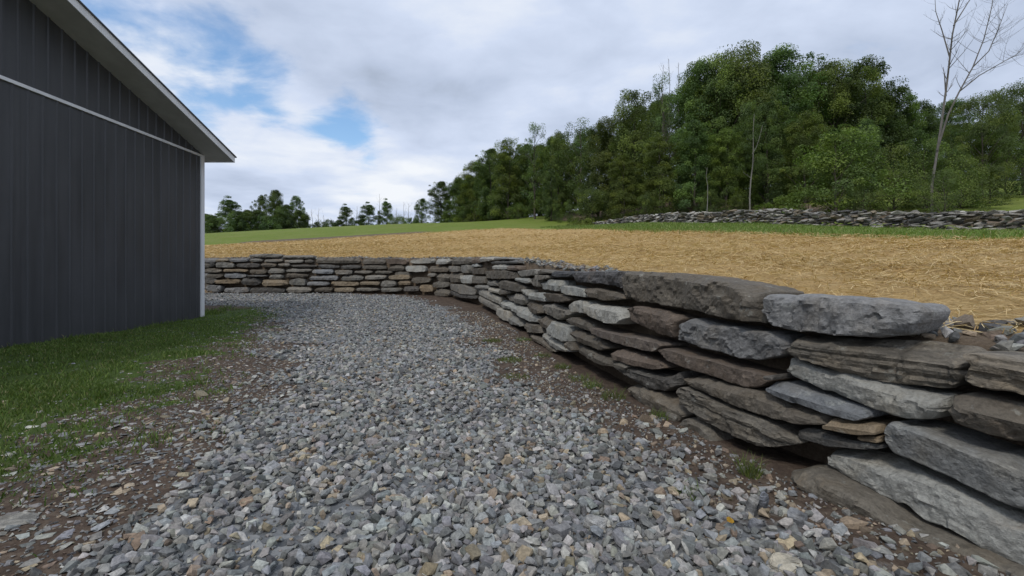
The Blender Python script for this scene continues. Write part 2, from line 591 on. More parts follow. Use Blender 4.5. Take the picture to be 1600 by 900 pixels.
def build_field():
    keep = [0]
    for i in range(1, len(WP)):
        st = .16 if (-1.5 < WP[i, 1] and WP[i, 0] > -17 and WS[i] > -2) else (1.0 if abs(WS[i]) < 60 else 6)
        if WS[i] - WS[keep[-1]] >= st:
            keep.append(i)
    P = WP[keep]
    Nn = WN[keep]
    r = [0.0]
    st = .1
    while r[-1] < 700:
        r.append(r[-1] + st)
        st *= 1.035 if r[-1] < 60 else 1.25
    r = np.array(r)
    base = P + Nn * .50
    X = base[:, 0][:, None] + Nn[:, 0][:, None] * r
    Y = base[:, 1][:, None] + Nn[:, 1][:, None] * r
    Z = field_height(X, Y)
    Z[:, 0] -= .03
    # earth bank below the field edge, behind the stones
    bx = P + Nn * .42
    zb = z_low(bx[:, 0], bx[:, 1]) - .35
    X = np.hstack([bx[:, :1], X])
    Y = np.hstack([bx[:, 1:], Y])
    Z = np.hstack([zb[:, None], Z])
    idx = np.arange(X.size).reshape(X.shape)
    F = np.stack([idx[:-1, :-1], idx[:-1, 1:], idx[1:, 1:], idx[1:, :-1]], -1).reshape(-1, 4)[:, ::-1]
    me = np_mesh('field_ground', np.stack([X, Y, Z], -1).reshape(-1, 3), F, None, flat=False)
    straw = smooth(-.5, .5, poly_dist(STRAW_EDGE, X, Y) + (fbm(X, Y, .5, 3) - .5) * 2.2)
    rr = np.hstack([np.full((len(P), 1), -1.0), np.tile(r, (len(P), 1))])
    soil = 1 - smooth(.05, .5, rr - .35 * (fbm(X, Y, 1.5, 3)))
    # bare strip of soil along the far side of the straw
    ed = -poly_dist(STRAW_EDGE, X, Y)
    soil = np.maximum(soil, smooth(-1, 0, ed) * (1 - smooth(2.5, 5, ed)) * smooth(-26, -20, X) * (1 - smooth(-9, -4, X)) * .8)
    # leaf litter on the forest floor
    soil = np.maximum(soil, smooth(2, 5, -poly_dist(RUBBLE, X, Y)) * smooth(10, 14, X) * (1 - smooth(22, 30, X)) * .9)
    soil = np.maximum(soil, smooth(50, 58, Y) * smooth(4, 10, X) * (1 - smooth(22, 30, X)) * .9)
    a = me.attributes.new('mask', 'FLOAT_COLOR', 'POINT')
    c = np.ones((X.size, 4), np.float32)
    c[:, 0] = straw.ravel()
    c[:, 1] = soil.ravel()
    c[:, 2] = 0
    a.data.foreach_set('color', c.ravel())
    tag(mesh_obj('field_ground', me, M_FIELD), kind='structure')


build_field()


# ------------------------------------------------------------------ barn
def build_barn():
    XW, YF, YN, ZE, SL = -10.0, 14.8, .2, 5.45, .335
    OR_, OE = .85, .38
    yr = (YF + YN) / 2
    root = empty('barn', (XW, (YF + YN) / 2, 0))
    tag(root, 'dark charcoal metal sided barn with white trim and wide eave on the left', 'barn')
    off = -Vector(root.location)

    def add(name, v, f, mat):
        return pydata(name, [(a + off.x, b + off.y, c + off.z) for a, b, c in v], f, mat, root)

    zr = lambda y: ZE + SL * (YF - y if y > yr else y - YN)

    def panel(y0, y1, zb, zt, x):
        prof = []
        npitch = 3
        p = (y1 - y0) / npitch
        for k in range(npitch):
            a = y0 + k * p
            prof += [(a, 0), (a + p * .38, 0), (a + p * .45, .022), (a + p * .55, .022), (a + p * .62, 0)]
        prof.append((y1, 0))
        prof = sorted(prof)
        v = []
        for (yy, dx) in prof:
            v += [(x + dx, yy, zb), (x + dx, yy, max(zb + .01, zt(yy)))]
        f = [(2 * i, 2 * i + 2, 2 * i + 3, 2 * i + 1) for i in range(len(prof) - 1)]
        return v, f

    pw = .914
    n = int((YF - YN - .06) / pw)
    y1 = YF - .132
    k = 0
    while y1 > YN + .1:
        y0 = max(YN, y1 - pw)
        v, f = panel(y0, y1 - .002, -.12, lambda yy: ZE - .075, XW + .0015 * (k % 2))
        add('siding_panel', v, f, M_SIDING)
        v, f = panel(y0 + .11, y1 + .108 if y1 + .108 < YF - .06 else y1, ZE + .0, lambda yy: zr(yy) + .02, XW + .012 + .0015 * (k % 2))
        add('gable_siding_panel', v, f, M_SIDING)
        y1 = y0
        k += 1
    # long side walls behind, and core
    v, f = box_geo(XW - 22, XW - .03, YN + .05, YF - .05, -.2, ZE - .02)
    add('wall', v, f, M_SIDING)
    v = [(XW - .02, YN, ZE - .02), (XW - .02, YF, ZE - .02), (XW - .02, yr, zr(yr)), (XW - 22, YN, ZE - .02), (XW - 22, YF, ZE - .02), (XW - 22, yr, zr(yr))]
    add('gable_wall', v, [(0, 1, 2), (5, 4, 3), (0, 3, 4, 1)], M_SIDING)
    # trim board between wall and gable, corner trim, base angle
    v, f = box_geo(XW - .01, XW + .045, YN, YF + .03, ZE - .075, ZE - .005)
    add('band_trim', v, f, M_WHITE)
    for yy0, yy1 in ((YF - .13, YF + .035), (YN - .03, YN + .08)):
        v, f = box_geo(XW - .12, XW + .04, yy0, yy1, -.15, ZE - .077)
        add('corner_trim', v, f, M_WHITE)
    # roof slopes with soffit, fascia and eave fascia
    for sg in (1, -1):
        ye = (YF + OE) if sg > 0 else (YN - OE)
        zs = lambda y: ZE + SL * ((YF - y) if sg > 0 else (y - YN))
        x0, x1 = XW - 22, XW + OR_
        th = .03

        def slab(xa, xb, ya, yb, lo, hi):
            v = []
            for x in (xa, xb):
                for y in (ya, yb):
                    v += [(x, y, zs(y) + lo), (x, y, zs(y) + hi)]
            f = [(0, 1, 3, 2), (4, 6, 7, 5), (0, 4, 5, 1), (2, 3, 7, 6), (1, 5, 7, 3), (0, 2, 6, 4)]
            return v, f
        v, f = slab(XW - 22, x1 - .03, yr, ye - sg * .03, .0, .05)
        add('soffit', v, f, M_SOFFIT)
        v, f = slab(x1 - .028, x1, yr, ye, -.02, .17)
        add('rake_fascia', v, f, M_WHITE)
        v, f = slab(x0, x1 - .03, ye - sg * .028, ye, -.02, .17)
        add('eave_fascia', v, f, M_WHITE)
        v, f = slab(x0 - .05, x1 + .035, yr, ye + sg * .05, .172, .205)
        rf = add('roof', v, f, M_ROOF)
        # standing ribs of the roof metal
        m = 0
        xx = x1
        vv, ff = [], []
        while xx > x0:
            a, b = slab(xx - .03, xx, yr, ye + sg * .045, .206, .225)
            ff += [tuple(i + len(vv) for i in q) for q in b]
            vv += a
            xx -= .305
        o = pydata('roof_rib', [(a + off.x, b + off.y, c + off.z) for a, b, c in vv], ff, M_ROOF, rf)
        o['kind'] = 'stuff'


build_barn()

# ------------------------------------------------------------------ dry stone retaining wall
# each stone: centre x, y, z, heading of the wall there, tint, outline (along wall, up) in metres
WALL_STONES=[
(2.381,3.136,1.204,1.949,'b',3.03,[(0.599,0.116),(0.314,0.136),(-0.115,0.136),(-0.433,0.106),(-0.473,0.066),(-0.453,-0.014),(-0.394,-0.094),(-0.276,-0.134),(0.071,-0.164),(0.561,-0.144),(0.599,-0.014)]),
(2.443,2.877,0.924,1.957,'L',2.78,[(0.616,0.086),(0.334,0.106),(-0.092,0.146),(-0.368,0.136),(-0.447,0.096),(-0.427,0.016),(-0.388,-0.044),(-0.348,-0.104),(-0.27,-0.124),(-0.073,-0.144),(0.23,-0.124),(0.598,-0.054),(0.635,0.006)]),
(2.667,2.336,0.945,1.947,'L',2.09,[(0.199,0.115),(-0.062,0.115),(-0.226,0.075),(-0.246,-0.125),(-0.062,-0.085),(0.059,-0.085),(0.198,-0.065),(0.139,0.055)]),
(2.381,2.952,0.717,1.956,'p',2.84,[(0.543,0.123),(0.2,0.093),(-0.125,0.083),(-0.303,0.063),(-0.441,0.073),(-0.441,0.003),(-0.382,-0.097),(-0.244,-0.137),(-0.005,-0.107),(0.221,-0.067),(0.415,-0.037),(0.562,0.003)]),
(2.251,3.215,0.569,1.944,'b',3.09,[(0.384,0.051),(0.251,0.081),(-0.071,0.061),(-0.358,0.031),(-0.358,-0.019),(-0.298,-0.069),(-0.092,-0.069),(0.159,-0.049),(0.384,-0.019)]),
(2.625,2.352,0.711,1.949,'n',2.11,[(0.207,0.089),(0.128,0.119),(-0.113,0.109),(-0.276,0.079),(-0.276,-0.151),(-0.112,-0.111),(0.048,-0.091),(0.187,-0.061),(0.207,0.019)]),
(2.329,2.976,0.461,1.964,'t',2.8,[(0.158,-0.041),(0.116,0.029),(-0.048,0.039),(-0.168,0.069),(-0.188,0.009),(-0.028,-0.041),(0.158,-0.061)]),
(2.269,3.079,0.336,1.955,'d',2.9,[(0.255,-0.026),(0.189,0.024),(-0.085,0.034),(-0.306,0.074),(-0.306,0.044),(0.019,-0.076),(0.234,-0.076)]),
(2.368,2.865,0.418,1.969,'t',2.72,[(0.09,-0.007),(-0.07,0.043),(-0.07,-0.007),(0.05,-0.027)]),
(2.529,2.48,0.427,1.956,'s',2.25,[(0.348,0.093),(0.308,0.153),(0.19,0.143),(-0.007,0.123),(-0.266,0.083),(-0.45,0.043),(-0.449,-0.177),(-0.286,-0.147),(-0.165,-0.117),(-0.027,-0.087),(0.15,-0.067),(0.308,-0.057),(0.347,0.013)]),
(2.437,2.605,0.158,1.958,'p',2.42,[(0.585,0.062),(0.459,0.112),(0.276,0.142),(0.176,0.142),(0.019,0.152),(-0.119,0.142),(-0.237,0.112),(-0.437,0.092),(-0.6,0.072),(-0.62,-0.178),(-0.437,-0.148),(-0.316,-0.148),(-0.139,-0.108),(-0.041,-0.128),(0.077,-0.068),(0.116,-0.088),(0.235,-0.068),(0.438,-0.058),(0.564,-0.028)]),
(2.361,2.699,-0.085,1.957,'m',2.5,[(0.6,0.075),(0.491,0.135),(0.262,0.135),(0.001,0.095),(-0.156,0.045),(-0.431,0.055),(-0.674,0.045),(-0.673,-0.115),(-0.45,-0.145),(-0.137,-0.135),(0.16,-0.095),(0.428,-0.065),(0.578,-0.025)]),
(1.871,4.641,1.291,1.867,'n',4.69,[(1.257,0.169),(1.157,0.239),(0.446,0.229),(-0.223,0.189),(-0.713,0.129),(-1.009,0.059),(-1.01,-0.021),(-1.011,-0.221),(-0.775,-0.211),(-0.348,-0.191),(0.208,-0.161),(0.901,-0.141),(1.119,-0.071)]),
(1.682,5.05,0.962,1.847,'r',5.03,[(0.515,0.098),(0.336,0.148),(-0.156,0.128),(-0.485,0.078),(-0.423,-0.022),(-0.403,-0.162),(-0.136,-0.152),(0.238,-0.082),(0.515,-0.032)]),
(1.986,4.07,0.896,1.908,'b',3.94,[(0.603,0.094),(0.458,0.154),(0.087,0.144),(-0.335,0.124),(-0.586,0.124),(-0.642,0.044),(-0.605,-0.056),(-0.414,-0.136),(-0.237,-0.156),(0.108,-0.126),(0.376,-0.116),(0.583,-0.096),(0.603,0.004)]),
(1.531,5.481,0.677,1.816,'r',5.59,[(1.007,0.043),(0.241,0.053),(-0.336,0.073),(-0.715,0.073),(-0.756,0.043),(-0.592,-0.067),(-0.178,-0.087),(0.402,-0.077),(0.927,-0.057)]),
(1.918,4.149,0.61,1.898,'r',4.15,[(0.774,0.05),(0.651,0.09),(0.093,0.09),(-0.334,0.07),(-0.589,0.06),(-0.609,0.01),(-0.532,-0.06),(-0.355,-0.11),(-0.092,-0.09),(0.279,-0.07),(0.713,-0.04)]),
(1.565,5.219,0.473,1.834,'r',5.23,[(0.625,0.008),(0.343,0.088),(-0.173,0.078),(-0.536,0.048),(-0.557,0.018),(-0.331,-0.053),(0.044,-0.083),(0.585,-0.103)]),
(1.591,5.053,0.327,1.843,'d',5.11,[(0.712,-0.007),(0.471,0.053),(-0.045,0.053),(-0.37,0.073),(-0.556,0.183),(-0.578,0.023),(-0.391,-0.087),(-0.124,-0.137),(0.271,-0.097),(0.611,-0.057)]),
(1.63,4.795,0.095,1.859,'m',4.85,[(0.61,0.045),(0.371,0.115),(-0.029,0.105),(-0.403,0.075),(-0.487,0.015),(-0.363,-0.125),(-0.071,-0.135),(0.372,-0.095)]),
(2.034,3.747,0.437,1.919,'n',3.68,[(0.76,0.013),(0.594,0.063),(0.245,0.073),(-0.113,0.083),(-0.434,0.073),(-0.667,0.073),(-0.688,-0.007),(-0.54,-0.067),(-0.267,-0.097),(0.044,-0.097),(0.367,-0.067),(0.698,-0.047)]),
(1.974,3.831,0.248,1.914,'L',3.78,[(0.702,0.092),(0.557,0.142),(0.288,0.112),(0.024,0.082),(-0.194,0.072),(-0.404,0.072),(-0.534,0.022),(-0.618,-0.008),(-0.461,-0.098),(-0.272,-0.168),(0.004,-0.158),(0.309,-0.118),(0.599,-0.048)]),
(1.822,4.153,0.007,1.903,'n',4.11,[(0.266,-0.007),(0.162,0.093),(-0.045,0.113),(-0.189,0.053),(-0.27,-0.057),(-0.066,-0.097),(0.141,-0.097)]),
(2.149,3.515,0.67,1.927,'d',3.41,[(0.066,0),(-0.047,0.04),(-0.047,-0.01),(0.028,-0.03)]),
(1.383,6.617,1.421,1.758,'k',6.81,[(1.121,0.009),(0.764,0.109),(-0.135,0.119),(-0.758,0.119),(-0.778,0.019),(-0.799,-0.131),(-0.438,-0.101),(0.185,-0.071),(0.839,-0.071)]),
(1.383,6.416,1.19,1.781,'n',6.34,[(0.515,0.08),(0.243,0.1),(-0.683,0.03),(-0.724,-0.02),(-0.302,-0.08),(-0.08,-0.09),(0.478,-0.04),(0.553,0.02)]),
(1.173,7.596,1.192,1.723,'p',7.58,[(0.631,0.058),(0.318,0.098),(-0.607,0.068),(-0.664,-0.082),(-0.18,-0.082),(0.503,-0.062)]),
(1.334,6.538,0.945,1.765,'p',6.67,[(1.174,-0.025),(1.021,0.095),(0.649,0.125),(0.033,0.105),(-0.732,0.115),(-0.992,0.115),(-1.013,0.015),(-0.874,-0.115),(-0.512,-0.135),(-0.027,-0.105),(0.195,-0.065),(1.079,-0.125)]),
(0.974,8.963,1.273,1.725,'p',9.13,[(1.031,0.057),(0.407,0.107),(-0.752,0.097),(-0.795,0.007),(-0.664,-0.123),(0.772,-0.143)]),
(0.623,11.334,1.508,1.741,'g',11.45,[(1.193,0.062),(-0.934,0.102),(-1.038,0.032),(-1.079,-0.048),(0.73,-0.118),(1.13,-0.028)]),
(0.895,9.704,1.535,1.724,'n',9.7,[(0.656,0.075),(-0.485,0.025),(-0.682,-0.035),(0.511,-0.065)]),
(1.106,8.288,1.487,1.722,'k',8.28,[(0.733,0.063),(-0.515,0.053),(-0.93,0.043),(-0.573,-0.057),(0.446,-0.077),(0.839,-0.027)]),
(0.54,11.668,1.308,1.748,'p',11.86,[(0.993,0.072),(-0.642,0.072),(-0.792,-0.048),(-0.406,-0.088),(0.848,-0.008)]),
(0.807,10.086,1.334,1.725,'g',10.1,[(0.835,-0.024),(0.39,0.136),(-0.802,0.126),(-0.839,0.066),(-0.104,0.006),(-0.144,-0.164),(0.664,-0.144)]),
(-0.071,14.731,1.701,1.818,'p',15.01,[(1.286,0.112),(-0.892,0.099),(-0.973,-0.063),(-0.605,-0.094),(1.184,-0.054)]),
(0.319,13.064,1.658,1.782,'r',13.18,[(0.76,0.09),(-0.647,0.072),(-0.71,-0.088),(0.597,-0.073)]),
(-0.582,16.594,2.036,1.92,'p',16.78,[(0.823,0.119),(-0.71,0.063),(-0.77,-0.071),(0.657,-0.112)]),
(-0.061,14.864,1.999,1.815,'g',14.95,[(1.06,0.087),(-0.897,0.003),(-1.121,-0.072),(0.958,-0.018)]),
(-0.006,14.435,1.861,1.813,'d',14.58,[(1.911,0.1),(-1.809,0.009),(-1.871,-0.091),(1.769,-0.018)]),
(-1.879,19.303,2.028,2.122,'n',19.73,[(1.02,0.164),(-0.276,0.174),(-0.992,0.078),(-1.052,-0.136),(0.348,-0.15),(0.954,-0.129)]),
(-1.098,17.861,2.02,1.983,'r',18.09,[(0.567,0.081),(-0.463,0.131),(-0.607,-0.119),(0.503,-0.093)]),
(-1.574,18.736,1.686,2.054,'g',19.2,[(0.642,0.163),(-0.26,0.186),(-0.449,0.003),(-0.406,-0.204),(0.474,-0.147)]),
(-1.175,17.968,1.823,1.987,'p',18.2,[(0.5,0.071),(-0.28,0.089),(-0.571,-0.061),(0.352,-0.099)]),
(-1.034,17.556,1.587,1.974,'n',17.78,[(0.786,0.108),(-0.706,0.137),(-0.824,-0.13),(0.743,-0.115)]),
(-0.122,14.655,1.446,1.822,'n',14.76,[(2.104,0.143),(-0.544,0.151),(-2.069,0.084),(-2.17,-0.106),(0.678,-0.15),(2.001,-0.123)]),
(-2.157,19.688,1.684,2.184,'g',20.19,[(0.478,0.145),(-0.397,0.139),(-0.497,-0.147),(0.415,-0.138)]),
(-2.123,19.544,1.301,2.162,'n',20.05,[(0.533,0.204),(-0.4,0.223),(-0.561,-0.187),(0.429,-0.241)]),
(-1.505,18.464,1.255,2.024,'p',18.82,[(0.622,0.166),(-0.385,0.18),(-0.636,0.053),(-0.614,-0.176),(0.371,-0.2),(0.642,-0.023)]),
(-0.924,17.179,1.244,1.957,'n',17.39,[(0.733,0.151),(-0.632,0.14),(-0.75,-0.137),(0.649,-0.154)]),
(-0.385,15.616,1.156,1.85,'g',15.77,[(0.826,0.085),(-0.685,0.112),(-0.846,-0.105),(0.705,-0.092)]),
(0.209,13.142,1.114,1.779,'n',13.28,[(1.761,0.13),(0.619,0.174),(-1.615,0.056),(-1.722,-0.124),(-0.497,-0.134),(1.455,-0.102)]),
(-1.7,18.613,0.82,2.062,'g',19.11,[(1.443,0.211),(-0.102,0.209),(-1.332,0.015),(-1.309,-0.183),(-0.08,-0.21),(1.379,-0.042)]),
(-0.79,16.73,0.986,1.931,'g',16.96,[(0.844,0.075),(-0.661,0.077),(-0.82,-0.082),(0.637,-0.069)]),
(-0.307,15.231,0.913,1.83,'p',15.39,[(0.798,0.102),(-0.596,0.072),(-0.819,-0.106),(0.617,-0.068)]),
(0.074,13.699,0.915,1.791,'n',13.87,[(0.82,0.054),(-0.688,0.075),(-0.728,0.005),(0.596,-0.134)]),
(-0.57,15.919,0.715,1.875,'p',16.09,[(1.495,0.183),(0.658,0.218),(-0.32,0.089),(-1.593,-0.039),(-1.55,-0.258),(-0.059,-0.156),(1.369,-0.035)]),
(0.337,12.328,0.792,1.767,'g',12.61,[(1.462,0.046),(0.306,0.158),(-1.134,0.118),(-1.069,-0.052),(-0.619,-0.152),(1.054,-0.12)]),
(0.577,11.247,1.02,1.738,'p',11.36,[(0.445,0.07),(-0.199,0.08),(-0.348,-0.09),(0.102,-0.06)]),
(0.747,10.134,0.968,1.725,'p',10.16,[(0.735,0.062),(-0.575,0.123),(-0.747,-0.088),(0.587,-0.098)]),
(1.029,8.379,1.033,1.723,'n',8.67,[(1.106,0.047),(-0.011,0.087),(-0.789,0.057),(-0.77,-0.003),(-0.272,-0.073),(0.736,-0.113)]),
(0.682,10.294,0.686,1.727,'n',10.41,[(0.865,0.104),(-0.489,0.154),(-0.744,-0.056),(-0.369,-0.116),(0.737,-0.086)]),
(0.956,8.613,0.775,1.724,'g',8.77,[(0.998,0.045),(0.267,0.135),(-0.877,0.095),(-0.916,-0.005),(-0.298,-0.165),(0.826,-0.105)]),
(0.035,13.623,0.529,1.79,'p',13.77,[(0.784,0.117),(-0.623,0.101),(-0.761,-0.119),(0.6,-0.099)]),
(0.494,11.2,0.473,1.743,'p',11.43,[(1.746,0.117),(0.348,0.157),(-1.453,0.077),(-1.472,-0.063),(-0.821,-0.123),(0.006,-0.103),(1.645,-0.063)]),
(0.824,9.205,0.486,1.726,'n',9.22,[(0.529,0.034),(0.201,0.114),(-0.538,0.084),(-0.586,-0.106),(0.393,-0.126)]),
(1.004,7.975,0.426,1.72,'p',8.07,[(0.69,0.154),(-0.506,0.154),(-0.524,-0.086),(-0.278,-0.126),(0.618,-0.096)]),
(1.183,7.105,0.688,1.742,'n',7.13,[(0.628,0.032),(0.232,0.092),(-0.654,0.052),(-0.675,-0.068),(-0.122,-0.068),(0.59,-0.038)]),
(1.247,6.614,0.503,1.765,'n',6.67,[(0.745,0.067),(0.002,0.087),(-0.504,0.057),(-0.747,-0.003),(-0.464,-0.093),(0.297,-0.093),(0.671,-0.023)]),
(-0.027,13.698,0.211,1.791,'p',13.89,[(0.778,0.158),(-0.526,0.169),(-0.689,-0.151),(-0.138,-0.167),(0.575,-0.009)]),
(0.284,12.164,0.17,1.757,'g',12.19,[(0.938,0.11),(-0.853,0.11),(-1.152,-0),(0.27,-0.12),(0.796,-0.1)]),
(0.625,10.241,0.228,1.726,'n',10.22,[(0.802,0.052),(-0.719,0.152),(-0.946,0.002),(0.126,-0.128),(0.738,-0.078)]),
(0.93,8.249,0.202,1.722,'p',8.35,[(0.976,0.068),(0.102,0.078),(-0.938,0.038),(-0.863,-0.032),(-0.2,-0.112),(0.922,-0.042)]),
(1.104,7.223,0.32,1.73,'n',7.26,[(0.233,0.03),(-0.121,0.1),(-0.253,-0.06),(0.14,-0.07)]),
(1.272,6.345,0.303,1.778,'n',6.4,[(0.661,0.067),(0.089,0.067),(-0.599,0.057),(-0.62,-0.033),(-0.155,-0.093),(0.624,-0.063)]),
(-0.593,15.856,0.43,1.871,'g',16.01,[(1.422,0.22),(-0.045,0.096),(-1.435,-0.041),(-1.554,-0.245),(0.253,-0.086),(1.359,0.056)]),
(-1.71,18.562,0.579,2.054,'d',19.01,[(1.399,0.168),(-0.059,0.01),(-1.371,0.04),(-1.411,-0.102),(0.066,-0.122),(1.376,0.007)]),
(0.786,9.069,0.068,1.725,'m',9.2,[(1.163,0.042),(0.072,0.082),(-1.053,0.012),(-0.684,-0.078),(0.502,-0.058)]),
(1.461,5.526,0.344,1.817,'m',5.53,[(0.221,0.006),(-0,0.066),(-0.22,0.036),(-0.14,-0.044),(0.14,-0.064)]),
(1.708,4.5,0.033,1.884,'n',4.46,[(0.089,0.048),(-0.099,0.048),(-0.078,-0.053),(0.089,-0.043)]),
(-12.131,22.578,2.411,3.088,'g',30.82,[(0.89,0.033),(0.871,0.063),(-0.055,0.112),(-0.851,0.072),(-0.894,0.022),(-0.851,-0.108),(0.058,-0.107),(0.833,-0.087)]),
(-10.342,22.488,2.337,3.106,'g',29.03,[(0.877,-0.014),(0.812,0.096),(-0.042,0.095),(-0.742,0.104),(-0.784,-0.036),(-0.742,-0.086),(-0.212,-0.095),(0.834,-0.064)]),
(-8.364,22.357,2.155,3.069,'n',26.95,[(1.198,0.056),(1.114,0.136),(0.386,0.145),(-1.093,0.142),(-1.244,-0.039),(-1.186,-0.138),(-0.246,-0.166),(1.071,-0.135)]),
(-6.408,22.113,2.093,2.939,'n',25.11,[(0.71,-0.006),(0.617,0.163),(-0.068,0.16),(-0.591,0.116),(-0.612,0.026),(-0.565,-0.163),(-0.068,-0.15),(0.577,-0.147)]),
(-5.173,21.779,2.077,2.823,'r',23.8,[(0.602,0.002),(0.558,0.131),(0.162,0.187),(-0.501,0.099),(-0.605,-0.012),(-0.5,-0.151),(-0.183,-0.137),(0.468,-0.12)]),
(-3.862,21.215,2.079,2.646,'p',22.4,[(0.763,-0.015),(0.661,0.083),(-0.136,0.138),(-0.701,0.103),(-0.779,0.011),(-0.737,-0.108),(0.229,-0.125),(0.7,-0.086)]),
(-2.753,20.448,2.038,2.386,'p',21.11,[(0.514,-0.04),(0.477,0.159),(0.048,0.144),(-0.454,0.104),(-0.513,0.011),(-0.451,-0.106),(-0.053,-0.14),(0.433,-0.132)]),
(-15.442,22.671,1.996,3.105,'d',34.09,[(0.222,0),(0.222,0.14),(0.002,0.15),(-0.177,0.18),(-0.217,-0.01),(-0.217,-0.13),(0.002,-0.17),(0.162,-0.16)]),
(-14.965,22.652,1.988,3.103,'d',33.6,[(0.24,0.028),(0.221,0.148),(0.081,0.168),(-0.176,0.137),(-0.255,-0.033),(-0.215,-0.113),(-0.077,-0.183),(0.181,-0.152)]),
(-14.172,22.61,1.925,3.099,'g',32.83,[(0.518,-0.01),(0.479,0.13),(-0.011,0.15),(-0.42,0.1),(-0.497,0.04),(-0.459,-0.14),(-0.089,-0.14),(0.479,-0.13)]),
(-13.495,22.617,2.187,3.094,'b',32.13,[(0.509,0.008),(0.451,0.098),(0.121,0.088),(-0.493,0.107),(-0.531,0.017),(-0.493,-0.103),(-0.033,-0.123),(0.47,-0.092)]),
(-14.378,22.654,2.173,3.1,'t',33.02,[(0.351,-0.007),(0.292,0.063),(0.115,0.093),(-0.277,0.102),(-0.355,-0.008),(-0.336,-0.068),(-0.14,-0.088),(0.351,-0.087)]),
(-12.577,22.569,2.18,3.087,'g',31.24,[(0.369,0.004),(0.312,0.094),(-0.029,0.104),(-0.312,0.063),(-0.349,0.013),(-0.312,-0.077),(0.009,-0.106),(0.312,-0.096)]),
(-11.633,22.515,2.156,3.09,'g',30.34,[(0.578,0.007),(0.503,0.077),(-0.137,0.116),(-0.436,0.066),(-0.479,-0.014),(-0.436,-0.074),(-0.115,-0.104),(0.522,-0.073)]),
(-10.568,22.464,2.115,3.106,'g',29.22,[(0.545,-0.013),(0.502,0.077),(-0.033,0.086),(-0.48,0.096),(-0.523,-0.004),(-0.459,-0.074),(-0.054,-0.094),(0.502,-0.073)]),
(-9.77,22.437,2.119,3.107,'n',28.43,[(0.254,0.033),(0.212,0.063),(-0.064,0.102),(-0.19,0.052),(-0.211,0.002),(-0.19,-0.088),(-0.021,-0.088),(0.212,-0.077)]),
(-13.017,22.552,1.9,3.09,'d',31.63,[(0.621,-0.016),(0.621,0.094),(0.025,0.134),(-0.6,0.113),(-0.675,-0.037),(-0.656,-0.097),(0.14,-0.116),(0.524,-0.076)]),
(-11.908,22.496,1.923,3.086,'n',30.55,[(0.417,0.04),(0.36,0.08),(0.098,0.13),(-0.389,0.08),(-0.454,-0),(-0.39,-0.1),(0.016,-0.13),(0.342,-0.1)]),
(-11.076,22.456,1.923,3.101,'g',29.71,[(0.358,-0.001),(0.337,0.079),(-0.112,0.099),(-0.326,0.088),(-0.348,-0.032),(-0.284,-0.081),(0.059,-0.081),(0.316,-0.071)]),
(-10.065,22.413,1.874,3.107,'d',28.67,[(0.664,-0.022),(0.643,0.068),(0.003,0.088),(-0.652,0.057),(-0.715,0.007),(-0.673,-0.063),(0.13,-0.082),(0.6,-0.052)]),
(-8.769,22.356,1.855,3.088,'d',27.39,[(0.562,0.036),(0.52,0.096),(0.166,0.115),(-0.509,0.054),(-0.569,-0.006),(-0.549,-0.086),(-0.163,-0.115),(0.541,-0.094)]),
(-7.619,22.263,1.819,3.038,'d',26.26,[(0.564,-0.03),(0.504,0.09),(-0.128,0.109),(-0.493,0.087),(-0.568,0.027),(-0.549,-0.073),(0.205,-0.111),(0.464,-0.1)]),
(-6.384,22.064,1.8,2.928,'n',25.02,[(0.646,0.036),(0.609,0.096),(0.019,0.103),(-0.6,0.099),(-0.687,-0.042),(-0.687,-0.082),(0.073,-0.116),(0.626,-0.094)]),
(-5.248,21.758,1.742,2.826,'n',23.82,[(0.424,-0.014),(0.38,0.115),(0.118,0.163),(-0.417,0.157),(-0.5,-0.035),(-0.458,-0.124),(0.052,-0.138),(0.401,-0.124)]),
(-4.171,21.33,1.728,2.701,'p',22.74,[(0.617,0.038),(0.577,0.138),(-0.02,0.148),(-0.484,0.149),(-0.603,0.026),(-0.58,-0.164),(-0.06,-0.183),(0.553,-0.152)]),
(-3.012,20.582,1.693,2.443,'n',21.38,[(0.743,-0.02),(0.628,0.167),(0.309,0.148),(-0.652,0.122),(-0.768,-0.014),(-0.647,-0.138),(-0.276,-0.153),(0.663,-0.112)]),
(-15.446,22.621,1.642,3.105,'g',34.07,[(0.24,0.024),(0.22,0.114),(-0,0.094),(-0.22,0.074),(-0.259,0.034),(-0.22,-0.106),(0.04,-0.116),(0.2,-0.116)]),
(-14.742,22.594,1.642,3.102,'g',33.38,[(0.425,0.024),(0.365,0.094),(0.147,0.074),(-0.385,0.074),(-0.443,0.013),(-0.385,-0.086),(-0.09,-0.116),(0.365,-0.076)]),
(-13.601,22.545,1.646,3.095,'t',32.23,[(0.66,-0.001),(0.66,0.089),(-0.039,0.079),(-0.615,0.058),(-0.672,0.018),(-0.653,-0.082),(0.057,-0.081),(0.601,-0.081)]),
(-12.44,22.48,1.601,3.086,'n',31.07,[(0.472,0.023),(0.396,0.113),(0.056,0.103),(-0.394,0.122),(-0.493,0.032),(-0.45,-0.128),(0.037,-0.157),(0.377,-0.107)]),
(-11.518,22.435,1.63,3.094,'g',30.12,[(0.409,0.013),(0.366,0.133),(0.131,0.163),(-0.447,0.082),(-0.468,0.002),(-0.447,-0.138),(0.067,-0.137),(0.388,-0.117)]),
(-10.302,22.391,1.66,3.107,'g',28.97,[(0.728,0.012),(0.685,0.092),(-0.106,0.091),(-0.636,0.081),(-0.678,0.011),(-0.614,-0.079),(-0.021,-0.109),(0.642,-0.098)]),
(-9.025,22.331,1.588,3.095,'b',27.68,[(0.579,0.013),(0.559,0.113),(-0.109,0.122),(-0.459,0.132),(-0.54,-0.038),(-0.458,-0.128),(-0.109,-0.118),(0.537,-0.097)]),
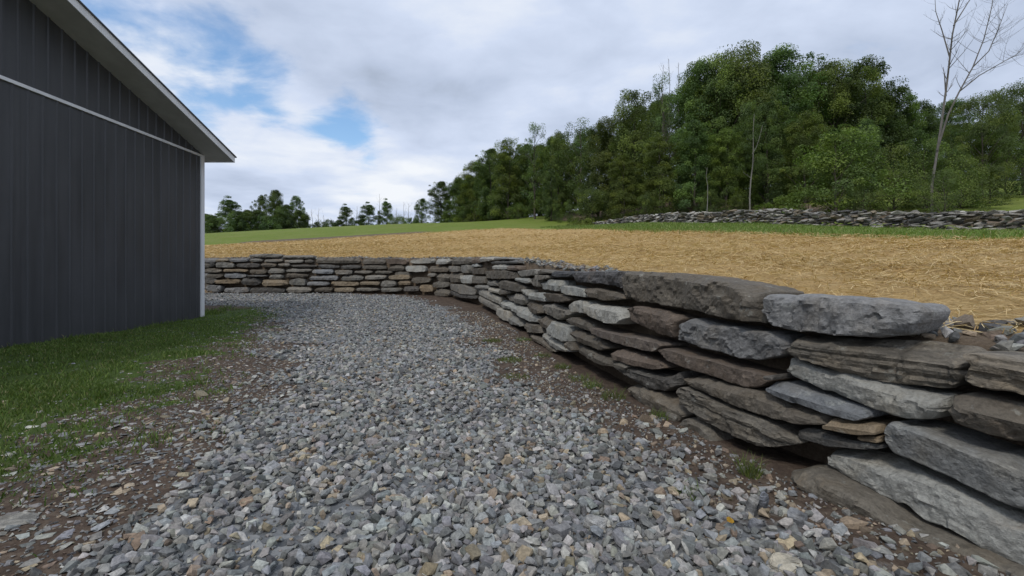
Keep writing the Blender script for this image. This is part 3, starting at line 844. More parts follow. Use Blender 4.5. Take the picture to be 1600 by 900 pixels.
(-7.989,22.262,1.555,3.059,'g',26.61,[(0.479,0.045),(0.459,0.105),(-0.083,0.124),(-0.456,0.113),(-0.495,-0.027),(-0.456,-0.117),(0.176,-0.116),(0.377,-0.125)]),
(-6.946,22.142,1.571,2.989,'g',25.58,[(0.536,-0.013),(0.478,0.067),(0.116,0.086),(-0.512,0.073),(-0.529,0.013),(-0.457,-0.067),(-0.109,-0.095),(0.477,-0.063)]),
(-5.887,21.918,1.564,2.88,'n',24.58,[(0.536,0.009),(0.483,0.079),(0.182,0.077),(-0.498,0.061),(-0.52,0.021),(-0.476,-0.069),(-0.19,-0.096),(0.482,-0.081)]),
(-4.908,21.6,1.461,2.795,'n',23.49,[(0.467,-0.007),(0.403,0.113),(0.083,0.139),(-0.458,0.081),(-0.498,-0.029),(-0.416,-0.098),(0.019,-0.112),(0.402,-0.087)]),
(-15.42,22.584,1.381,3.105,'n',34.05,[(0.247,-0.025),(0.207,0.115),(0.007,0.135),(-0.232,0.095),(-0.252,0.025),(-0.232,-0.105),(0.047,-0.125),(0.207,-0.115)]),
(-14.68,22.556,1.383,3.102,'n',33.32,[(0.449,-0.047),(0.449,0.113),(0.033,0.143),(-0.34,0.112),(-0.438,0.042),(-0.36,-0.098),(-0.163,-0.138),(0.37,-0.127)]),
(-13.614,22.509,1.382,3.095,'b',32.27,[(0.609,-0.017),(0.61,0.143),(-0.147,0.142),(-0.492,0.102),(-0.588,-0.028),(-0.511,-0.088),(0.007,-0.147),(0.512,-0.107)]),
(-12.432,22.447,1.37,3.086,'d',31.09,[(0.558,-0.006),(0.539,0.034),(0.141,0.054),(-0.504,0.043),(-0.547,0.013),(-0.547,-0.037),(-0.16,-0.056),(0.52,-0.046)]),
(-11.445,22.388,1.324,3.095,'g',30.1,[(0.399,0.039),(0.335,0.099),(-0.029,0.129),(-0.308,0.108),(-0.372,-0.042),(-0.329,-0.102),(-0.051,-0.111),(0.356,-0.121)]),
(-10.462,22.359,1.39,3.107,'n',29.07,[(0.59,0.022),(0.568,0.122),(0.033,0.151),(-0.626,0.111),(-0.647,-0.059),(-0.562,-0.119),(0.119,-0.119),(0.525,-0.108)]),
(-8.989,22.283,1.272,3.093,'b',27.64,[(0.786,-0.03),(0.744,0.1),(-0.154,0.129),(-0.704,0.118),(-0.744,0.048),(-0.683,-0.132),(0.032,-0.111),(0.722,-0.12)]),
(-7.554,22.177,1.275,3.033,'g',26.18,[(0.635,0.044),(0.576,0.104),(-0.015,0.143),(-0.567,0.111),(-0.642,0.031),(-0.603,-0.119),(0.082,-0.157),(0.535,-0.156)]),
(-6.31,21.981,1.313,2.919,'g',24.95,[(0.601,0.022),(0.565,0.092),(0.002,0.109),(-0.616,0.104),(-0.638,0.034),(-0.548,-0.095),(0.073,-0.14),(0.563,-0.128)]),
(-5.05,21.621,1.307,2.807,'t',23.61,[(0.631,0.02),(0.543,0.079),(0.005,0.143),(-0.578,0.125),(-0.658,-0.026),(-0.617,-0.105),(0.153,-0.125),(0.52,-0.111)]),
(-3.922,21.116,1.164,2.641,'n',22.37,[(0.539,-0.073),(0.461,0.125),(0.2,0.16),(-0.574,0.132),(-0.651,0.04),(-0.61,-0.099),(0.158,-0.17),(0.478,-0.114)]),
(-3.351,20.833,1.43,2.537,'g',21.8,[(0.3,-0.008),(0.261,0.091),(0.082,0.096),(-0.236,0.087),(-0.295,0.015),(-0.294,-0.095),(-0.076,-0.118),(0.26,-0.069)]),
(-2.756,20.313,1.307,2.364,'n',21.01,[(0.455,-0.053),(0.459,0.217),(-0.078,0.187),(-0.372,0.134),(-0.47,0.029),(-0.447,-0.16),(0.039,-0.189),(0.414,-0.164)]),
(-15.421,22.541,1.076,3.105,'d',34.05,[(0.267,0.06),(0.247,0.12),(-0.013,0.12),(-0.232,0.11),(-0.292,-0.01),(-0.272,-0.14),(0.067,-0.14),(0.227,-0.12)]),
(-14.9,22.522,1.083,3.103,'n',33.54,[(0.21,-0.017),(0.19,0.123),(0.052,0.153),(-0.166,0.082),(-0.205,0.042),(-0.205,-0.128),(-0.027,-0.128),(0.151,-0.127)]),
(-13.972,22.482,1.075,3.098,'t',32.63,[(0.704,-0.009),(0.645,0.08),(-0.078,0.11),(-0.58,0.13),(-0.657,0.019),(-0.58,-0.11),(-0.078,-0.11),(0.625,-0.11)]),
(-12.749,22.424,1.08,3.089,'d',31.41,[(0.548,-0.086),(0.548,0.174),(-0.061,0.204),(-0.419,0.163),(-0.494,0.053),(-0.475,-0.147),(-0.099,-0.206),(0.452,-0.156)]),
(-11.434,22.345,1.001,3.094,'t',30.14,[(0.749,-0.038),(0.749,0.172),(-0.187,0.191),(-0.53,0.121),(-0.637,-0.039),(-0.616,-0.099),(-0.166,-0.139),(0.638,-0.168)]),
(-10.304,22.306,1.053,3.108,'g',28.97,[(0.472,-0.061),(0.429,0.119),(-0.083,0.209),(-0.338,0.169),(-0.423,0.048),(-0.402,-0.172),(-0.041,-0.171),(0.386,-0.141)]),
(-9.247,22.256,0.976,3.099,'b',27.89,[(0.592,-0.044),(0.55,0.106),(-0.016,0.115),(-0.492,0.095),(-0.574,0.014),(-0.553,-0.086),(-0.058,-0.095),(0.55,-0.104)]),
(-7.86,22.163,0.975,3.051,'t',26.49,[(0.756,-0.005),(0.716,0.115),(0.014,0.114),(-0.68,0.072),(-0.718,0.042),(-0.717,-0.098),(-0.025,-0.136),(0.654,-0.105)]),
(-6.558,21.991,0.999,2.948,'t',25.18,[(0.559,-0.022),(0.504,0.098),(0.026,0.096),(-0.487,0.102),(-0.555,0.012),(-0.485,-0.108),(-0.064,-0.085),(0.503,-0.092)]),
(-5.602,21.757,0.984,2.851,'g',24.19,[(0.412,-0.004),(0.373,0.136),(0.15,0.174),(-0.371,0.139),(-0.456,-0.022),(-0.413,-0.112),(-0.091,-0.168),(0.395,-0.144)]),
(-4.775,21.491,1.04,2.781,'t',23.34,[(0.392,0.032),(0.393,0.122),(-0.129,0.135),(-0.313,0.072),(-0.374,0.001),(-0.353,-0.119),(0.036,-0.123),(0.349,-0.119)]),
(-2.863,20.34,0.987,2.388,'n',21.13,[(0.611,0.034),(0.514,0.081),(0.041,0.165),(-0.444,0.124),(-0.598,0.016),(-0.577,-0.103),(-0.076,-0.16),(0.53,-0.158)]),
(-15.396,22.487,0.701,3.105,'g',34.01,[(0.254,0.025),(0.214,0.135),(0.094,0.175),(-0.224,0.195),(-0.304,-0.065),(-0.264,-0.135),(0.035,-0.185),(0.194,-0.145)]),
(-14.674,22.465,0.742,3.102,'b',33.3,[(0.399,0.054),(0.34,0.144),(0.102,0.174),(-0.408,0.133),(-0.428,0.053),(-0.369,-0.196),(0.024,-0.186),(0.34,-0.176)]),
(-13.5,22.399,0.639,3.094,'b',32.15,[(0.689,-0.044),(0.67,0.106),(0.088,0.135),(-0.582,0.165),(-0.658,-0.026),(-0.639,-0.096),(-0.2,-0.125),(0.631,-0.114)]),
(-11.852,22.314,0.627,3.09,'d',30.57,[(0.973,-0.023),(0.878,0.147),(-0.004,0.156),(-0.862,0.105),(-0.905,-0.025),(-0.862,-0.095),(-0.154,-0.134),(0.935,-0.133)]),
(-10.219,22.251,0.679,3.107,'g',28.88,[(0.709,0.033),(0.687,0.123),(-0.082,0.152),(-0.527,0.122),(-0.653,0.002),(-0.632,-0.098),(-0.082,-0.178),(0.58,-0.157)]),
(-9.017,22.205,0.682,3.094,'n',27.6,[(0.445,-0.011),(0.403,0.099),(0.153,0.129),(-0.444,0.118),(-0.525,0.048),(-0.463,-0.142),(0.028,-0.111),(0.403,-0.131)]),
(-7.885,22.128,0.672,3.053,'t',26.51,[(0.57,-0.003),(0.51,0.107),(0.071,0.127),(-0.473,0.115),(-0.549,-0.015),(-0.454,-0.105),(-0.203,-0.124),(0.529,-0.103)]),
(-6.686,21.969,0.698,2.959,'g',25.29,[(0.642,-0.011),(0.605,0.079),(0.066,0.117),(-0.555,0.083),(-0.657,0.003),(-0.588,-0.067),(-0.061,-0.104),(0.547,-0.101)]),
(-5.434,21.659,0.697,2.839,'g',24.01,[(0.617,0.024),(0.583,0.093),(-0.224,0.106),(-0.518,0.082),(-0.621,0.031),(-0.538,-0.078),(0.163,-0.13),(0.538,-0.127)]),
(-4.382,21.283,0.742,2.727,'d',22.92,[(0.477,0.005),(0.416,0.125),(-0.011,0.138),(-0.37,0.141),(-0.447,-0.031),(-0.407,-0.11),(-0.051,-0.133),(0.394,-0.136)]),
(-3.622,20.895,0.774,2.582,'t',22.04,[(0.368,-0.054),(0.37,0.176),(0.036,0.198),(-0.296,0.179),(-0.411,-0.035),(-0.41,-0.145),(0.036,-0.172),(0.308,-0.146)]),
(-2.834,20.24,0.605,2.366,'n',21.03,[(0.576,-0.007),(0.502,0.161),(-0.062,0.199),(-0.465,0.121),(-0.58,0.025),(-0.576,-0.155),(0.109,-0.174),(0.496,-0.169)])]

WARM = (1.03, 1.0, .955)
TINT = {'p': (.315, .325, .318), 'g': (.19, .186, .174), 'b': (.195, .206, .222), 'n': (.124, .114, .099), 'r': (.132, .110, .095), 'd': (.095, .094, .092),
        'k': (.085, .088, .098), 'L': (.150, .143, .128), 't': (.23, .192, .142), 's': (.215, .225, .23), 'm': (.15, .14, .122)}


def stone_mesh(poly, depth, res, seed, layer=.010, rough=1.0, facet=1.0):
    P = np.array(poly, float)
    area = .5 * np.sum(P[:, 0] * np.roll(P[:, 1], -1) - np.roll(P[:, 0], -1) * P[:, 1])
    if area < 0:
        P = P[::-1]
    rg = np.random.default_rng(int(seed * 100))
    ctr = P.mean(0)
    ext = np.ptp(P, axis=0)
    P = ctr + (P - ctr) * np.maximum(.86, 1 - .022 / np.maximum(ext, .05))
    # resample
    Q = np.vstack([P, P[:1]])
    L = np.r_[0, np.cumsum(np.linalg.norm(np.diff(Q, axis=0), axis=1))]
    n = max(10, int(L[-1] / res))
    t = np.linspace(0, L[-1], n, endpoint=False)
    O = np.stack([np.interp(t, L, Q[:, 0]), np.interp(t, L, Q[:, 1])], 1)
    # soften then chip the outline
    O = .76 * O + .12 * np.roll(O, 1, 0) + .12 * np.roll(O, -1, 0)
    size = min(np.ptp(O[:, 0]), np.ptp(O[:, 1]) * 2)
    amp = min(.012, size * .03) * rough
    T = np.roll(O, -1, 0) - np.roll(O, 1, 0)
    T /= np.linalg.norm(T, axis=1)[:, None] + 1e-9
    Nv = np.stack([T[:, 1], -T[:, 0]], 1)
    jit = np.array([noise.noise((o[0] * 7 + seed, o[1] * 7, seed * .37)) + .6 * noise.noise((o[0] * 19, o[1] * 19, seed)) for o in O])
    O = O + Nv * (jit * amp)[:, None]
    # medial line for the inner rings
    A = np.stack([np.ones(n), O[:, 0]], 1)
    c0, c1 = np.linalg.lstsq(A, O[:, 1], rcond=None)[0]
    if np.ptp(O[:, 0]) < np.ptp(O[:, 1]) * 1.4:
        c0, c1 = O[:, 1].mean(), 0
    hh = np.ptp(O[:, 1] - c0 - c1 * O[:, 0]) * .5
    xl, xr = O[:, 0].min() + hh * .8, O[:, 0].max() - hh * .8
    if xl > xr:
        xl = xr = O[:, 0].mean()
    tx = np.clip(O[:, 0], xl, xr)
    M = np.stack([tx, c0 + c1 * tx], 1)
    ch = min(.014, hh * .16)
    nr = max(2, int(hh / (res * 1.1)))
    rings = [(k, None) for k in np.linspace(.0, 1 - ch / max(hh, .02) * .9, nr)]
    rings += [(1 - ch / max(hh, .02) * .25, ch * .45), (1.0, ch * 1.3), (1.0, ch * 3.0), (.985, depth * .35), (.96, depth * .7), (.9, depth)]
    # broken faces: the front is the outer hull of a few flat cleavage planes
    W = np.ptp(O[:, 0])
    xc, zc_ = O[:, 0].mean(), c0
    planes = [(rg.normal(0, .05), rg.normal(.04, .07), 0.0, xc, 0.0)]
    for q in range(3):
        # broad, nearly flat cleavage faces meeting in faint ridges
        planes.append((rg.normal(0, .10), rg.normal(.0, .13), rg.uniform(-.006, .002), xc + rg.uniform(-.4, .4) * W, rg.uniform(-.5, .5) * hh))
    for q in range(4):
        # knocked-off corners
        sgx = 1 if q % 2 else -1
        sgz = 1 if q < 2 else -1
        planes.append((sgx * rg.uniform(.5, 1.4), sgz * rg.uniform(.3, 1.6), 0.0, xc + sgx * W * rg.uniform(.36, .47), sgz * hh * rg.uniform(.2, .8)))
    bt = rg.uniform(.018, .075) if rg.random() < .8 else .008
    bsl = rg.uniform(1.2, 3.2)
    sc = min(1, hh / .12)
    V = []
    for (k, yy) in rings:
        S = M + (O - M) * k
        for i in range(n):
            x, z = S[i]
            zz = z - c1 * x
            zr_ = zz - c0
            lay = math.floor((zz + .012 * noise.noise((x * 2, seed, zz * 3))) / .021)
            hsh = math.sin(lay * 12.9898 + seed * 78.233) * 43758.5453
            hsh -= math.floor(hsh)
            g = noise.noise((x * 2.6 + lay * 3.1, seed, 1.7))
            dl = (hsh - .5) * 2 * layer + layer * .9 * math.floor(g * 3.5) / 2
            pl = max(p[0] * (x - p[3]) + p[1] * (zr_ - p[4]) + p[2] for p in planes)
            pl = min(pl, .09)
            d1 = noise.noise((x * 1.9, zz * 2.4, seed * 1.3)) * .014 * rough
            d2 = noise.noise((x * 9, zz * 10, seed * 2.1)) * .009 * rough
            d3 = noise.noise((x * 26, zz * 34, seed)) * .0035
            fc = 0.0
            for (fx, fz, sl, hg) in ((4.2, 6.5, .34, .012), (11, 15, .42, .004)):
                q0 = noise.voronoi((x * fx + seed, zz * fz, seed * .71))[1][0]
                r1, r2, r3 = noise.cell_vector((q0[0] * 53.1, q0[1] * 47.7, q0[2] * 31.3))
                fc += (r1 - .5) * sl * (x - (q0[0] - seed) / fx) + (r2 - .5) * sl * (zz - q0[1] / fz) + (r3 - .5) * hg
            front = (dl + pl + d1 + d2 + d3 + fc * facet) * sc
            kk = min(k, 1.0)
            bv = kk - (1 - min(.7, bt / max(hh, .03)) * (1 + .9 * noise.noise((x * 3.5, seed, 4.4)) + .5 * noise.noise((x * 13, seed, 2.2))))
            if bv > 0:
                front += bv * hh * (bsl if O[i, 1] > M[i, 1] else .25)
            if yy is None:
                V.append((x, front, z))
            else:
                y = yy + front * max(0, 1 - yy / .4)
                out = (noise.noise((x * 4, yy * 5 + seed, zz * 9)) * .010 + noise.noise((x * 15, yy * 15 + seed, zz * 30)) * .004) * rough * sc
                w_ = 1 if yy > ch * 2 else .4
                V.append((x + Nv[i, 0] * out * w_, y, z + Nv[i, 1] * out * w_))
    m = len(rings)
    F = []
    for a in range(m - 1):
        for i in range(n):
            j = (i + 1) % n
            F.append((a * n + i, a * n + j, (a + 1) * n + j, (a + 1) * n + i))
    F = [q[::-1] for q in F]
    F.append(tuple(reversed(range((m - 1) * n, m * n))))
    me = bpy.data.meshes.new('wall_stone')
    me.from_pydata(V, [], F)
    me.materials.append(M_STONE)
    return me


WALL = empty('retaining_wall', (1.58, 4.9, 0))
tag(WALL, 'curved dry stacked slate retaining wall holding back the straw covered field', 'stone wall')


def place_stone(name, me, loc, yaw, tint, parent, seed, bed=.3):
    o = bpy.data.objects.new(name, me)
    link(o, parent)
    o.location = Vector(loc) - parent.location
    o.rotation_euler = (0, 0, yaw)
    rg = random.Random(seed)
    v = rg.uniform(.86, 1.14)
    h = rg.uniform(-.04, .04)
    o.color = (tint[0] * v * (1 + h) * WARM[0], tint[1] * v * WARM[1], tint[2] * v * (1 - h) * WARM[2], bed)
    return o


def build_wall():
    rg = random.Random(4)
    for i, (cx, cy, cz, yaw, tint, s, poly) in enumerate(WALL_STONES):
        dist = math.hypot(cx, cy)
        res = min(.085, max(.015, dist * .0048))
        pl = [(-a, b) for a, b in poly]
        hgt = max(b for a, b in pl) - min(b for a, b in pl)
        lay = {'L': .013, 'k': .014, 'd': .008, 'n': .0, 'p': .0, 's': .0, 'b': .0, 'r': .0}.get(tint, .001)
        fct = {'s': .4, 'p': .6, 'n': .95, 'b': 1.05, 'r': .9, 'L': .8}.get(tint, .8)
        depth = rg.uniform(.42, .56)
        nx, ny = math.sin(yaw), -math.cos(yaw)
        # lower courses stand a little proud, as the photo shows ledges
        out = rg.uniform(-.045, .03)
        if tint == 'm' and cz < -.05:
            out -= .16
            cz += .07
        me = stone_mesh(pl, depth, res, i * 1.37 + 1, lay, 1.0, fct)
        place_stone('stone', me, (cx + nx * out, cy + ny * out, cz), yaw + math.pi, TINT[tint], WALL, i, {'L': .6, 'k': .6, 'd': .4, 'p': .06, 's': .05, 'b': .06, 'n': .07, 'r': .06}.get(tint, .07))
    # stones past both ends of the run that the photograph shows
    kinds = 'gnbdtgnn'
    shapes = []
    for k in range(8):
        L, Hh = rg.uniform(.7, 1.3), rg.uniform(.24, .3)
        pts = []
        for a in range(10):
            an = a / 10 * 2 * math.pi + rg.uniform(-.15, .15)
            cxx, szz = math.cos(an), math.sin(an)
            pts.append((L / 2 * math.copysign(abs(cxx) ** .55, cxx), Hh / 2 * math.copysign(abs(szz) ** .5, szz)))
        shapes.append((L, Hh, stone_mesh(pts, .5, .05, 300 + k, .01)))
    def run(s0, s1, top):
        z = 0.1
        row = 0
        while z < top:
            s = s0 + (row % 2) * .35
            while s < s1:
                L, Hh, me = rg.choice(shapes)
                i = int(np.argmin(np.abs(WS - (s + L / 2))))
                if WS[i] > s1 - L / 2 and s1 < 5 and False:
                    break
                p = WP[i] + WN[i] * (.14 * z)
                yaw = math.atan2(WT[i, 1], WT[i, 0])
                zb = float(z_low(p[0], p[1]))
                place_stone('stone', me, (p[0], p[1], zb + z), yaw + math.pi, TINT[rg.choice(kinds)], WALL, rg.random())
                s += L * .98
            z += .262
            row += 1
    run(-4.6, .55, .95)
    run(33.2, 41, 1.75)


build_wall()


# ------------------------------------------------------------------ loose stone variants and scatter
def hull_variants(n, pts, flat, seed):
    out = []
    rg = np.random.default_rng(int(seed * 100))
    for k in range(n):
        bm = bmesh.new()
        dims = np.array([1.0, rg.uniform(.6, .9), rg.uniform(flat * .7, flat * 1.3)])
        P = rg.uniform(-1, 1, (pts, 3))
        P = P / np.max(np.abs(P), axis=1)[:, None] * rg.uniform(.78, 1.0, (pts, 1))
        P = P * dims * .5
        for p in P:
            bm.verts.new(p)
        res = bmesh.ops.convex_hull(bm, input=bm.verts)
        bmesh.ops.delete(bm, geom=[g for g in res['geom_interior'] if isinstance(g, bmesh.types.BMVert)], context='VERTS')
        bmesh.ops.triangulate(bm, faces=bm.faces)
        bmesh.ops.recalc_face_normals(bm, faces=bm.faces)
        bm.verts.index_update()
        V = np.array([v.co[:] for v in bm.verts])
        F = np.array([[v.index for v in f.verts] for f in bm.faces])
        bm.free()
        out.append((V, F))
    return out


def euler_mats(ax, ay, az):
    cx, sx, cy, sy, cz, sz = np.cos(ax), np.sin(ax), np.cos(ay), np.sin(ay), np.cos(az), np.sin(az)
    m = np.empty((len(ax), 3, 3))
    m[:, 0, 0] = cz * cy
    m[:, 0, 1] = cz * sy * sx - sz * cx
    m[:, 0, 2] = cz * sy * cx + sz * sx
    m[:, 1, 0] = sz * cy
    m[:, 1, 1] = sz * sy * sx + cz * cx
    m[:, 1, 2] = sz * sy * cx - cz * sx
    m[:, 2, 0] = -sy
    m[:, 2, 1] = cy * sx
    m[:, 2, 2] = cy * cx
    return m


def scatter_geo(variants, pos, size, tilt, col, rg):
    Vs, Fs, Cs = [], [], []
    base = 0
    which = rg.integers(0, len(variants), len(pos))
    for k, (V, F) in enumerate(variants):
        sel = np.where(which == k)[0]
        if not len(sel):
            continue
        n = len(sel)
        t = tilt[sel] if hasattr(tilt, '__len__') else np.full(n, tilt)
        Mx = euler_mats(rg.normal(0, 1, n) * t, rg.normal(0, 1, n) * t, rg.uniform(0, 6.283, n))
        W = np.einsum('nij,vj->nvi', Mx, V) * size[sel][:, None, None] + pos[sel][:, None, :]
        Vs.append(W.reshape(-1, 3))
        Fs.append((F[None] + (np.arange(n) * len(V))[:, None, None] + base).reshape(-1, 3))
        Cs.append(np.repeat(col[sel], len(F), axis=0))
        base += n * len(V)
    return np.vstack(Vs), np.vstack(Fs), np.vstack(Cs)


PAL = np.array([(.215, .228, .242), (.27, .268, .255), (.13, .135, .138), (.36, .36, .35), (.235, .24, .24), (.30, .255, .19), (.20, .155, .12), (.18, .182, .178)])


def stone_colors(n, rg, probs):
    c = PAL[rg.choice(len(PAL), n, p=probs)]
    return c * np.array([1.02, 1.0, .965]) * rg.uniform(.62, 1.32, (n, 1)) * rg.uniform(.96, 1.04, (n, 3))


P_GREY = np.array([.26, .18, .15, .10, .18, .05, .02, .06])
P_DIRT = np.array([.10, .18, .10, .10, .10, .22, .16, .04])


def wall_side(x, y):
    """distance in front of the wall's foot (positive on the yard side)"""
    d = np.empty(len(x))
    sel = np.where((WS > -8) & (WS < 45))[0][::4]
    P, Nn = WP[sel], WN[sel]
    for a in range(0, len(x), 4000):
        dx = x[a:a + 4000, None] - P[:, 0]
        dy = y[a:a + 4000, None] - P[:, 1]
        j = np.argmin(dx * dx + dy * dy, 1)
        r = np.arange(len(j))
        d[a:a + 4000] = -(dx[r, j] * Nn[j, 0] + dy[r, j] * Nn[j, 1])
    return d


def jitter_grid(x0, x1, y0, y1, step, rg):
    gx = np.arange(x0, x1, step)
    gy = np.arange(y0, y1, step)
    X, Y = np.meshgrid(gx, gy)
    X = X + rg.uniform(-.5, .5, X.shape) * step
    Y = Y + rg.uniform(-.5, .5, Y.shape) * step
    return X.ravel(), Y.ravel()


def in_view(x, y, margin=2.0):
    return (y > .7) & (x > -1.25 * y - margin) & (x < 1.3 * y + margin)


def build_gravel():
    rg = np.random.default_rng(21)
    near = hull_variants(26, 16, .55, 1)
    far = hull_variants(14, 10, .5, 2)
    flake = hull_variants(14, 10, .25, 3)
    parts = []
    for (ya, yb, step, var, smin, smax, layers) in ((.7, 4.2, .060, near, .045, .105, 2), (4.2, 9.5, .068, near, .05, .11, 2), (9.5, 23, .088, far, .07, .13, 1)):
        for ly in range(layers):
            x, y = jitter_grid(-9.5 if yb < 12 else -20, 4, ya, yb, step, rg)
            k = in_view(x, y)
            x, y = x[k], y[k]
            g, l = yard_masks(x, y)
            ws = wall_side(x, y)
            bare = smooth(.56, .66, fbm(x, y, 1.9, 4))
            k = (rg.random(len(x)) < g * (.97 - .6 * bare)) & (ws > .06) & ~((x < -9.9) & (y < 15))
            x, y = x[k], y[k]
            n = len(x)
            sz = smin + (smax - smin) * rg.beta(1.6, 3.0, n)
            big = rg.random(n) < .03
            sz = np.where(big, sz * rg.uniform(1.2, 1.6, n), sz)
            z = z_low(x, y) + (fbm(x, y, 5, 3) - .5) * .035 + sz * rg.uniform(.02, .18, n) + ly * .018
            col = stone_colors(n, rg, P_GREY)
            parts.append(scatter_geo(var, np.stack([x, y, z], 1), sz, .45, col, rg))
    # flakes pressed into the dirt on both sides
    x, y = jitter_grid(-9, 3.2, .7, 16, .062, rg)
    k = in_view(x, y)
    x, y = x[k], y[k]
    g, l = yard_masks(x, y)
    ws = wall_side(x, y)
    left = poly_dist(GRAVEL_L, x, y) > -.6
    pr = np.where(left, .72 * (1 - l) ** 1.3 + .05, .50 + .40 * smooth(.42, .6, fbm(x, y, 1.7, 3))) * (1 - g * .9)
    k = (rg.random(len(x)) < pr) & (ws > .04)
    x, y, left = x[k], y[k], left[k]
    n = len(x)
    sz = .018 + .105 * rg.beta(1.1, 3.6, n)
    sz = np.where(left & (y < 5), sz * 1.25, sz)
    sz = np.where(~left & (y < 4.6) & (rg.random(n) < .35), sz * 1.5 + .03, sz)
    z = z_low(x, y) + (fbm(x, y, 5, 3) - .5) * .035 + sz * .04
    col = stone_colors(n, rg, P_DIRT)
    L = left
    parts.append(scatter_geo(flake, np.stack([x, y, z], 1)[L], sz[L], .14, stone_colors(int(L.sum()), rg, P_GREY * .5 + P_DIRT * .5), rg))
    parts.append(scatter_geo(near, np.stack([x, y, z], 1)[~L], sz[~L] * .85, .35, col[~L], rg))
    # chips and grit between the larger stones in the foreground
    x, y = jitter_grid(-5, 3, .8, 6.5, .042, rg)
    k = in_view(x, y, .3)
    x, y = x[k], y[k]
    g, l = yard_masks(x, y)
    k = (rg.random(len(x)) < .75 * (1 - l)) & (wall_side(x, y) > .03)
    x, y = x[k], y[k]
    n = len(x)
    sz = rg.uniform(.012, .034, n)
    z = z_low(x, y) + (fbm(x, y, 5, 3) - .5) * .035 + sz * .2
    parts.append(scatter_geo(far[:6], np.stack([x, y, z], 1), sz, .4, stone_colors(n, rg, P_GREY * .5 + P_DIRT * .5) * .85, rg))
    V, F, C = [], [], []
    b = 0
    for v, f, c in parts:
        V.append(v)
        F.append(f + b)
        C.append(c)
        b += len(v)
    me = np_mesh('gravel', np.vstack(V), np.vstack(F), np.vstack(C))
    o = mesh_obj('gravel', me, M_GRAVEL)
    tag(o, 'crushed grey slate gravel spread over the yard', 'gravel', kind='stuff')
    # crushed stone poured along the top edge of the wall
    P, Q = [], []
    pos = []
    for i in range(0, len(WP)):
        if WS[i] < -2 or WS[i] > 33:
            continue
        wd = .85 if WS[i] < 3.2 else .45
        dens = 5 if WS[i] < 7 else 3
        for k in range(dens):
            u = rg.uniform(.34, .34 + wd)
            p = WP[i] + WN[i] * (u + .12) + rg.normal(0, .03, 2)
            pos.append((p[0], p[1]))
    pos = np.array(pos)
    n = len(pos)
    sz = .05 + .12 * rg.beta(1.4, 3, n)
    z = field_height(pos[:, 0], pos[:, 1]) + sz * rg.uniform(.0, .2, n)
    v, f, c = scatter_geo(near, np.column_stack([pos, z]), sz, .4, stone_colors(n, rg, P_GREY * .25 + P_DIRT * .75) * .8, rg)
    o = mesh_obj('drainage_gravel', np_mesh('drainage_gravel', v, f, c), M_GRAVEL)
    tag(o, 'brown grey crushed stone lining the top edge of the retaining wall', 'gravel', kind='stuff')


build_gravel()


# ------------------------------------------------------------------ grass, straw
def blades(pos, h, wdt, lean, col, rg):
    n = len(pos)
    an = rg.uniform(0, 6.283, n)
    ld = rg.uniform(0, 6.283, n)
    ax = np.stack([np.cos(an), np.sin(an), np.zeros(n)], 1) * (wdt * .5)[:, None]
    le = np.stack([np.cos(ld), np.sin(ld), np.zeros(n)], 1) * (h * lean)[:, None]
    up = np.zeros((n, 3))
    up[:, 2] = h
    mid = pos + up * .6 + le * .35
    V = np.stack([pos - ax, pos + ax, mid + ax * .75, mid - ax * .75, pos + up + le], 1).reshape(-1, 3)
    b = (np.arange(n) * 5)[:, None]
    F = np.vstack([b + np.array([[0, 1, 2]]), b + np.array([[0, 2, 3]]), b + np.array([[3, 2, 4]])])
    return V, F, np.tile(col, (3, 1))


GREENS = np.array([(.078, .118, .026), (.098, .148, .034), (.060, .090, .022), (.130, .165, .045), (.20, .185, .09)])


def greens(n, rg, p=(.3, .3, .2, .15, .05)):
    return GREENS[rg.choice(5, n, p=p)] * rg.uniform(.75, 1.25, (n, 1))


